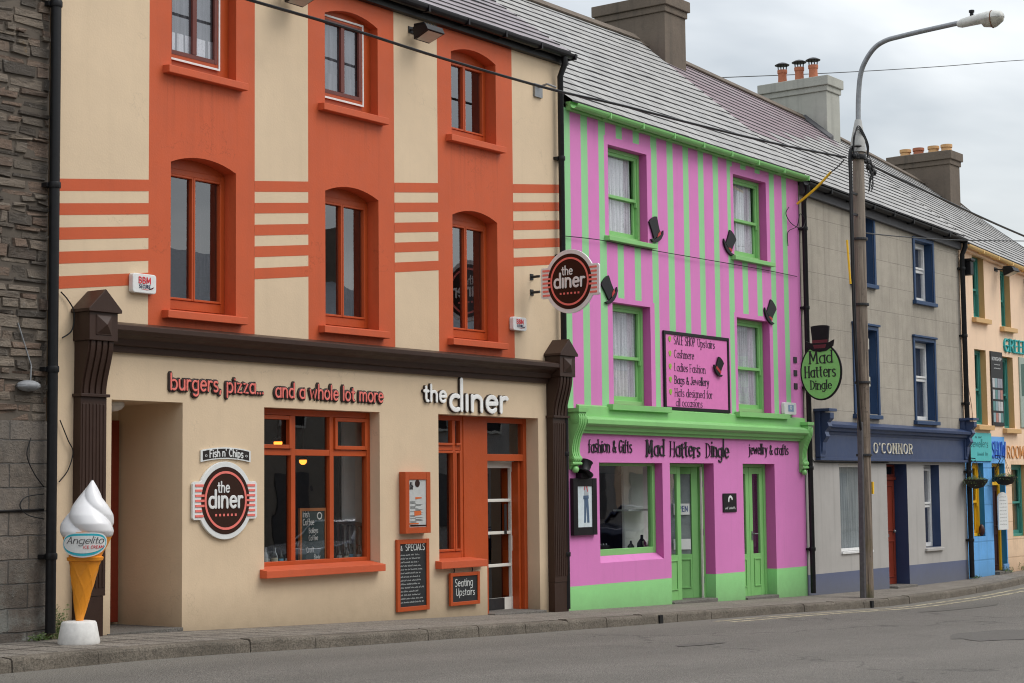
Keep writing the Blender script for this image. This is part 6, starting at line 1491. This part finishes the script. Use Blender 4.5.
for hs, x0, y0, y1, zb_ in ((gy, c2x, FX(829, 75, c2x)[0]+.07, 4.3, 8.4),):
    mb = MB()
    rzf = {id(pk): (lambda y: 6.83+(y+.14)*.845), id(gy): (lambda y: 6.48+(y+.14)*.831), id(ph): (lambda y: 6.02+(y+.14)*.80)}[id(hs)]
    ys = min(3.15, y1)
    mb.hexa([(x0-.16, y0-.14, rzf(y0-.14)+.0), (x0-.006, y0-.14, rzf(y0-.14)), (x0-.006, ys, rzf(ys)), (x0-.16, ys, rzf(ys)), (x0-.16, y0-.14, rzf(y0-.14)+.055), (x0-.006, y0-.14, rzf(y0-.14)+.12), (x0-.006, ys, rzf(ys)+.12), (x0-.16, ys, rzf(ys)+.055)])
    mb.build('flashing', MATS['weathered_board'], hs)

# ================================================================== pole, lamp and wires
PY_ = -1.02; pb = F(867, 597, PY_); ptp = F(858, 143, PY_); PX_ = pb[0]
pl = thing('utility_pole', 'weathered wooden utility pole on the pavement in front of the grey house', 'utility pole', (PX_, PY_, kz(PX_)))
def wood():
    t = NT('weathered_wood'); p = t.pos(); n = t.noise(t.scale(p, 30, 30, 1.1), 1, 5, .65); n2 = t.noise(p, 3, 5, .6); s = t.node('ShaderNodeSeparateXYZ', n_0=p).outputs[2]
    c = t.mix(t.ramp(n, .3, .7), (.045, .030, .021), (.34, .265, .20)); c = t.mix(t.ramp(n2, .4, .7, 0, .45), c, (.12, .088, .064)); c = t.mix(t.ramp(t.noise(p, 14, 5, .7), .60, .68, 0, .7), c, (.03, .024, .02)); c = t.mix(t.ramp(s, 3.0, 6.5, 0, .45), c, (.30, .26, .215))
    m_ = t.math('MULTIPLY', t.ramp(s, .1, .75, .75, 0), t.ramp(n2, .4, .6)); c = t.mix(m_, c, (.16, .13, .03)); c = t.mix(t.ramp(s, -.28, -.12, .6, 0), c, (.03, .04, .015))
    t.bsdf(c, .85, t.bump(n, 1.0, .02)); return t.mat
zt_ = ptp[1]; zb_ = kz(PX_)-.02; xt = ptp[0]
mb = MB(); n = 14; mb.tube([(PX_+(xt-PX_)*k/n, PY_, zb_+(zt_-zb_)*k/n) for k in range(n+1)], [.112-.018*k/n for k in range(n+1)], 20); mb.build('pole', wood(), pl, smooth=True)
cx_ = lambda z: PX_+(xt-PX_)*(z-zb_)/(zt_-zb_)
mb = MB(); zq = F(853, 415, PY_)[1]; mb.hexa([(PX_-.17, PY_-.04, zb_), (PX_-.10, PY_-.04, zb_), (PX_-.10, PY_+.04, zb_), (PX_-.17, PY_+.04, zb_)]+[(cx_(zb_+2.9)+a_, PY_+b_, zb_+2.9) for a_, b_ in ((-.16, -.04), (-.09, -.04), (-.09, .04), (-.16, .04))]); mb.build('cable_cover', plain('steel_channel', (.10, .095, .10), .6, .2, var=.2), pl, bevel=.008)
mb = MB()
for i, (dx, r) in enumerate(((-.29, .022), (-.335, .018), (-.26, .012))): mb.tube(loose([(cx_(zb_+2.9)-.14, PY_-.02, zb_+2.75), (cx_(zb_+3.1)-.15+dx*.2, PY_-.02, zb_+3.05), (cx_(4)+dx-.02, PY_-.03, 4.2), (cx_(5.4)+dx-.03, PY_-.02, 5.4), (cx_(6.5)+dx+.0, PY_, 6.5), (cx_(7.1)+dx+.03, PY_, 7.10), (cx_(7.2)-.02, PY_-.1, 7.18)], n=6), r, 7)
mb.build('riser_cable', BLACKP, pl, smooth=True)
mb = MB(); ya_ = F(847, 240, PY_-.06); yb2 = F(850.5, 284, PY_-.06); mb.tube([(ya_[0], PY_-.06, ya_[1]), (yb2[0], PY_-.06, yb2[1])], .018, 8); mb.build('yellow_sleeve', plain('yellow_sleeve', K(220, 170, 30), .5), pl)
mb = MB()
for z in (3.2, 4.5, 5.6, 2.0): mb.lathe((cx_(z), PY_, z), [(.13, 0), (.132, .01), (.132, .03), (.13, .04)], 18)
for z in (6.0, 6.35): mb.box(cx_(z)-.33, cx_(z)-.08, PY_-.02, PY_+.02, z, z+.035)
mb.build('strap', DKSTEEL, pl)
mb = MB(); mb.box(cx_(3)+.10, cx_(3)+.18, PY_-.05, PY_+.03, 3.78, 3.96); mb.box(cx_(3)+.10, cx_(3)+.19, PY_-.05, PY_+.03, 3.16, 3.32); mb.build('number_plate', plain('off_white_tag', (.5, .49, .42), .6), pl); mb = MB(); mb.box(PX_+.122, PX_+.17, PY_-.1, PY_-.0, 1.38, 1.58); mb.build('yellow_tag', MATS['yellow_sleeve'], pl)
# junction hardware round the pole head
mb = MB(); rr = random.Random(9); zj = F(858, 158, PY_)[1]
mb.lathe((cx_(zj), PY_, zj-.03), [(.125, 0), (.13, .01), (.13, .07), (.125, .08)], 18)
for (dx, dz) in ((-.25, 0), (-.18, .02), (.2, -.02), (.28, -.12), (.40, -.16), (.50, -.18), (.33, -.05)):
    mb.ball((cx_(zj)+dx, PY_-.05, zj+dz), .045, .045, .06, seg=10)
mb.bar((cx_(zj)-.3, PY_-.06, zj), (cx_(zj)+.3, PY_-.06, zj-.04), .03, .04)
for k in range(9):
    a = Vector((cx_(zj)+rr.uniform(.12, .3), PY_-.06, zj+rr.uniform(-.1, .15))); b = Vector((cx_(zj)+rr.uniform(.15, .42), PY_-.08, zj-rr.uniform(.2, .62))); c_ = (a+b)/2+Vector((rr.uniform(.05, .22), -.02, rr.uniform(-.1, .1)))
    mb.tube(loose([a, c_, b], n=6), .007, 5)
for k in range(3): mb.tube(loose([(cx_(zj)-.26, PY_-.04, zj-.02), (cx_(zj)-.25+.02*k, PY_-.04, zj+.30), (cx_(zj)-.12, PY_-.08, zj+.46+.03*k), (cx_(zj)+.06+.04*k, PY_-.12, zj+.25), (cx_(zj)+.15, PY_-.1, zj+.02)], n=6), .010, 5)
mb.build('cable_clamp', BLACKP, pl, smooth=True)
# the street lamp strapped to the pole head
lm = thing('street_lamp', 'grey curved-arm street lamp mounted on top of the wooden pole', 'street lamp', (xt, PY_, zt_))
z120 = F(858, 120, PY_)[1]
mb = MB(); mb.tube([(xt, PY_, zt_-.16), (xt+.0, PY_, zt_+.02), (xt+.03, PY_, z120)], [.125, .122, .055], 20); mb.build('collar', plain('pale_concrete_collar', (.42, .42, .40), .7, var=.1), lm, smooth=True)
X_ = xt+.03; AP = [(X_, PY_, z120-.1)]
for q in ((857.5, 100), (860.5, 75), (866, 60), (875, 47.5), (886, 40.5), (900, 36.5), (925, 30.5), (961, 22.5)):
    yy, zz = FX(q[0], q[1], X_+.02); AP.append((X_+.02, yy if q[1] < 90 else PY_-.005, zz))
mb = MB(); mb.tube(loose(AP, n=6), .042, 14); mb.build('arm', STEEL, lm, smooth=True)
y0, z0 = FX(959, 24, X_+.02); y1, z1 = FX(1003.5, 16.5, X_+.02); D = Vector((0, y1-y0, z1-z0)); Ln = D.length; D.normalize(); U = Vector((0, -D.z, D.y)); 
if U.z < 0: U = -U
def LP(s, side, h): return tuple(Vector((X_+.02, y0, z0))+D*s+Vector((side, 0, 0))+U*h)
def loft(sec, slot=0):
    mb = MB(); b = 0; m_ = 14
    for (s, w_, hu, hd) in sec:
        for k in range(m_):
            a = 2*PI*k/m_; mb.v.append(Vector(LP(s, w_*math.cos(a), (hu if math.sin(a) > 0 else hd)*math.sin(a))))
    for i in range(len(sec)-1):
        for k in range(m_): mb.f.append((i*m_+k, i*m_+(k+1) % m_, (i+1)*m_+(k+1) % m_, (i+1)*m_+k)); mb.m.append(0)
    mb.f.append(tuple(range(m_))); mb.m.append(0); mb.f.append(tuple(range((len(sec)-1)*m_, len(sec)*m_))); mb.m.append(0); return mb
loft([(-.02, .05, .05, .05), (.05, .075, .08, .07), (.30, .11, .11, .06), (.5, .13, .13, .05), (Ln*.8, .13, .13, .03), (Ln*.95, .10, .10, .03), (Ln, .05, .05, .02)]).build('head', plain('aged_white_housing', (.55, .55, .51), .5, var=.15), lm, smooth=True)
loft([(.36, .09, .02, .03), (.42, .115, .02, .12), (.6, .125, .02, .155), (Ln*.85, .115, .02, .14), (Ln*.97, .08, .02, .08), (Ln, .04, .01, .03)]).build('lens', plain('aged_lens', (.42, .40, .33), .15, var=.2), lm, smooth=True)
mb = MB(); mb.lathe(LP(.22, 0, .10), [(.03, 0), (.03, .05), (.045, .055), (.045, .09), (.01, .1)], 12); mb.build('photocell', BLACKP, lm); loft([(.56, .134, .134, .16), (.575, .134, .134, .16)]).build('clip', plain('rust_clip', (.16, .07, .03), .7), lm)

def wire(name, label, pts, r, cat='cable', mat=None, n=10, grp=None):
    mb = MB(); P = loose(pts, n=n); mb.tube(P, r, 6); o = mb.build(name, mat or BLACKP, None, smooth=True); return tag(o, label, cat, grp)
def W(px, py, y): x, z = F(px, py, y); return (x, y, z)
a_ = W(846, 157.5, PY_)
wire('overhead_cable', 'thick black overhead cable running from the pole head up past the diner front', [a_, W(780, 144.5, -.9), W(700, 125.5, -.75), W(620, 105, -.6), W(560, 91.5, -.50), W(500, 75, -.46), W(430, 54.5, -.44), W(350, 29, -.42), W(250, 0, -.40), W(190, -19, -.38)], .018)
wire('overhead_cable', 'thick black overhead cable sloping down from the pole to the right edge', [W(872, 166, PY_), W(885, 172, -1.0), W(940, 198, -.9), W(985, 219, -.8), W(1024, 236, -.7), W(1100, 268, -.6)], .021)
wire('overhead_wire', 'thin wire crossing the sky behind the chimneys and the lamp arm', [(F(500, 84, 9)[0], 9, F(500, 84, 9)[1]), (F(600, 82, 9)[0], 9, F(600, 82, 9)[1])]+[(F(q, v, 9)[0], 9, F(q, v, 9)[1]) for q, v in ((735, 77), (840, 72.5), (940, 66.5), (1024, 60))]+[(F(1150, 53, 9)[0], 9, F(1150, 53, 9)[1]), (F(1300, 46, 9)[0], 9, F(1300, 46, 9)[1])], .012, 'wire', DKSTEEL)
wire('overhead_wire', 'thin wire from the middle of the pole to the peach house eaves and beyond', [W(866, 233, PY_), W(900, 236.5, -.8), W(955, 240, -.5), W(1024, 241, -.5), W(1100, 241.5, -.5)], .010, 'wire')
wire('wall_wire', 'thin dark wire strung across the striped pink wall', [W(565, 236, -.03), W(600, 240, -.05), W(640, 248, -.03), W(700, 258.5, -.05), W(760, 269, -.03), W(797, 276.5, -.03)], .006, 'wire')
o = wire('overhead_wire', 'short black wire from the pole head to the yellow sleeve', [W(844, 160, PY_), W(838, 166.5, -.9), W(830, 173, -.75)], .010, 'wire')
t = wire('guard_sleeve', 'yellow plastic sleeve slung between the pole and the downpipe of the pink house', [W(831, 172, -.76), W(816, 188, -.42), W(797, 204, -.06)], .021, 'cable sleeve', MATS['yellow_sleeve'])
wire('wire_loop', 'coiled black wires hanging beside the downpipe between pink and grey houses', [W(789, 207, -.03), W(786, 214, -.05), W(792, 224, -.03), W(802, 228, -.14), W(805, 220, -.14), W(800, 214, -.12), W(797, 226, -.1), W(788, 232, -.03), W(788, 246, -.02)], .007, 'wire')
wire('wall_cable', 'thin black cable looped over the cream strip left of the brown pilaster', [W(61, 292, -.03), W(68, 300, -.03), W(74, 312, -.05), W(72, 330, -.05), W(62, 338, -.03)], .007, 'wire')
wire('wall_cable', 'thin black cable curving behind the ice cream figure on the cream strip', [W(60, 420, -.03), W(68, 440, -.04), W(73, 452, -.04), W(68, 470, -.04), W(59, 482, -.03)], .006, 'wire')
wire('wall_cable', 'thin rust-stained cable running down the peach wall beside the black downpipe', [W(962, 320, -.02), W(966, 370, -.02), W(972, 410, -.02), W(972, 430, -.04), W(967, 445, -.04)], .006, 'wire', MATS['rust_clip'])

# ================================================================== the other side of the street (seen only as reflections)
DIMGLAZE = plain('dim_shop_front', (.10, .10, .105), .3)
def plain_house(x0, x1, y, eave, col, label, seed):
    rr = random.Random(seed); t = thing('terraced_house', label, 'building', ((x0+x1)/2, y, 0)); mb = MB()
    mb.hexa([(x0, y-6, -.6), (x1-.02, y-6, -.6), (x1-.02, y, -.6), (x0, y, -.6), (x0, y-6, eave), (x1-.02, y-6, eave), (x1-.02, y, eave), (x0, y, eave)]); mb.build('wall', col, t)
    mb = MB(); mb.prism([(y+.2, eave-.02), (y-3, eave+2.3), (y-6.2, eave-.02)], lambda u, v: (x0, u, v), lambda u, v: (x1-.02, u, v)); mb.build('roof', LEAD, t)
    mb = MB(); mb.box(x1-.7, x1-.1, y-3.7, y-2.3, eave+1.2, eave+3.3); mb.build('chimney', CHIMD, t)
    n = max(2, int((x1-x0)/2.4))
    for k in range(n):
        xx = x0+(x1-x0)*(k+.5)/n
        for z in (3.1,):
            m2 = MB(); fr_boxes(m2, xx-.5, xx+.5, z, z+1.3, y+.005, .07, .05); w_ = m2.build('window', WHITE, t); m3 = MB(); m3.box(xx-.43, xx+.43, y+.006, y+.02, z+.07, z+1.23); m3.build('pane', BLACKG, w_)
        m2 = MB(); z = .6 if k != n//2 else -.1; m2.box(xx-.6, xx+.6, y+.004, y+.03, z, 2.0); m2.build('door' if k == n//2 else 'shop_window', DIMGLAZE, t)
YO = -16.1
for i, (x0, x1, e, c) in enumerate(((-14, -5, 5.4, RENDER), (-5, 4.5, 5.7, CREAM), (4.5, 12, 5.2, RENDER), (12, 21, 5.6, RENDER2), (21, 28, 5.0, RENDER2), (28, 37, 5.4, RENDER), (37, 47, 4.9, RENDER2), (47, 58, 5.2, PEACH), (58, 72, 5.4, RENDER))):
    plain_house(x0, x1, YO, e, c, 'plain %s house across the street behind the viewpoint' % ['nearest left grey', 'cream', 'low mid grey', 'pale grey', 'lowest pale grey', 'mid grey', 'light grey', 'peach', 'farthest grey'][i], i)
# two cars parked over there, mirrored in the shop windows
def car(x, y, z, col, label):
    t = thing('parked_car', label, 'car', (x, y, z)); L_, Wd = 4.1, 1.7
    side = [(-2.05, .35), (-2.05, .72), (-1.95, .86), (-1.1, .96), (-.55, 1.40), (.75, 1.44), (1.45, 1.0), (2.0, .92), (2.06, .6), (2.03, .32)]
    low = [(-2.05, .32), (-2.07, .72), (-1.95, .86), (-1.1, .96), (1.45, 1.0), (2.0, .92), (2.06, .6), (2.03, .30)]
    mb = MB(); mb.prism(low, lambda u, v: (x+u, y-Wd/2, z+v), lambda u, v: (x+u, y+Wd/2, z+v)); mb.prism([(-.58, 1.36), (-.5, 1.41), (.7, 1.45), (.82, 1.40)], lambda u, v: (x+u, y-Wd/2+.18, z+v), lambda u, v: (x+u, y+Wd/2-.18, z+v))
    for (u0, u1) in ((-1.08, -.57), (1.42, .80)):
        for s in (-1, 1): mb.bar((x+u0, y+s*(Wd/2-.05), z+.97), (x+u1, y+s*(Wd/2-.2), z+1.39), .06, .06)
    body = mb.build('body', col, t, bevel=.03)
    mb = MB(); gh = [(-1.05, .95), (-.55, 1.37), (.78, 1.40), (1.38, .98)]
    b0 = len(mb.v)
    for s in (-1, 1):
        for (u, v) in gh: mb.v.append(Vector((x+u, y+s*(Wd/2-.06-(.13 if v > 1.1 else 0)), z+v)))
    for f in ((0, 1, 2, 3), (7, 6, 5, 4), (0, 4, 5, 1), (2, 6, 7, 3)): mb.f.append(f); mb.m.append(0)
    mb.build('glazing', BLACKG, t)
    for u in (-1.3, 1.3):
        for s in (-1, 1):
            m_ = MB(); m_.tube([(x+u, y+s*(Wd/2-.2), z+.31), (x+u, y+s*(Wd/2+.01), z+.31)], .31, 24); w_ = m_.build('wheel', BLACKP, t, bevel=.02); r_ = MB(); r_.tube([(x+u, y+s*(Wd/2), z+.31), (x+u, y+s*(Wd/2+.02), z+.31)], .19, 18); r_.build('rim', STEEL, w_)
    for s in (-1, 1): m_ = MB(); m_.box(x-2.1, x-2.0, y+s*.6-.15, y+s*.6+.15, z+.62, z+.78); m_.build('headlight', SIGNWH, t, bevel=.02)
car(29.5, -11.4, gz(29.5)-.16, plain('silver_paint', (.55, .56, .58), .2, .6), 'silver hatchback parked across the street'); car(41.5, -11.4, gz(41)-.16, plain('dark_blue_paint', (.02, .03, .07), .2, .3), 'dark blue hatchback parked across the street')
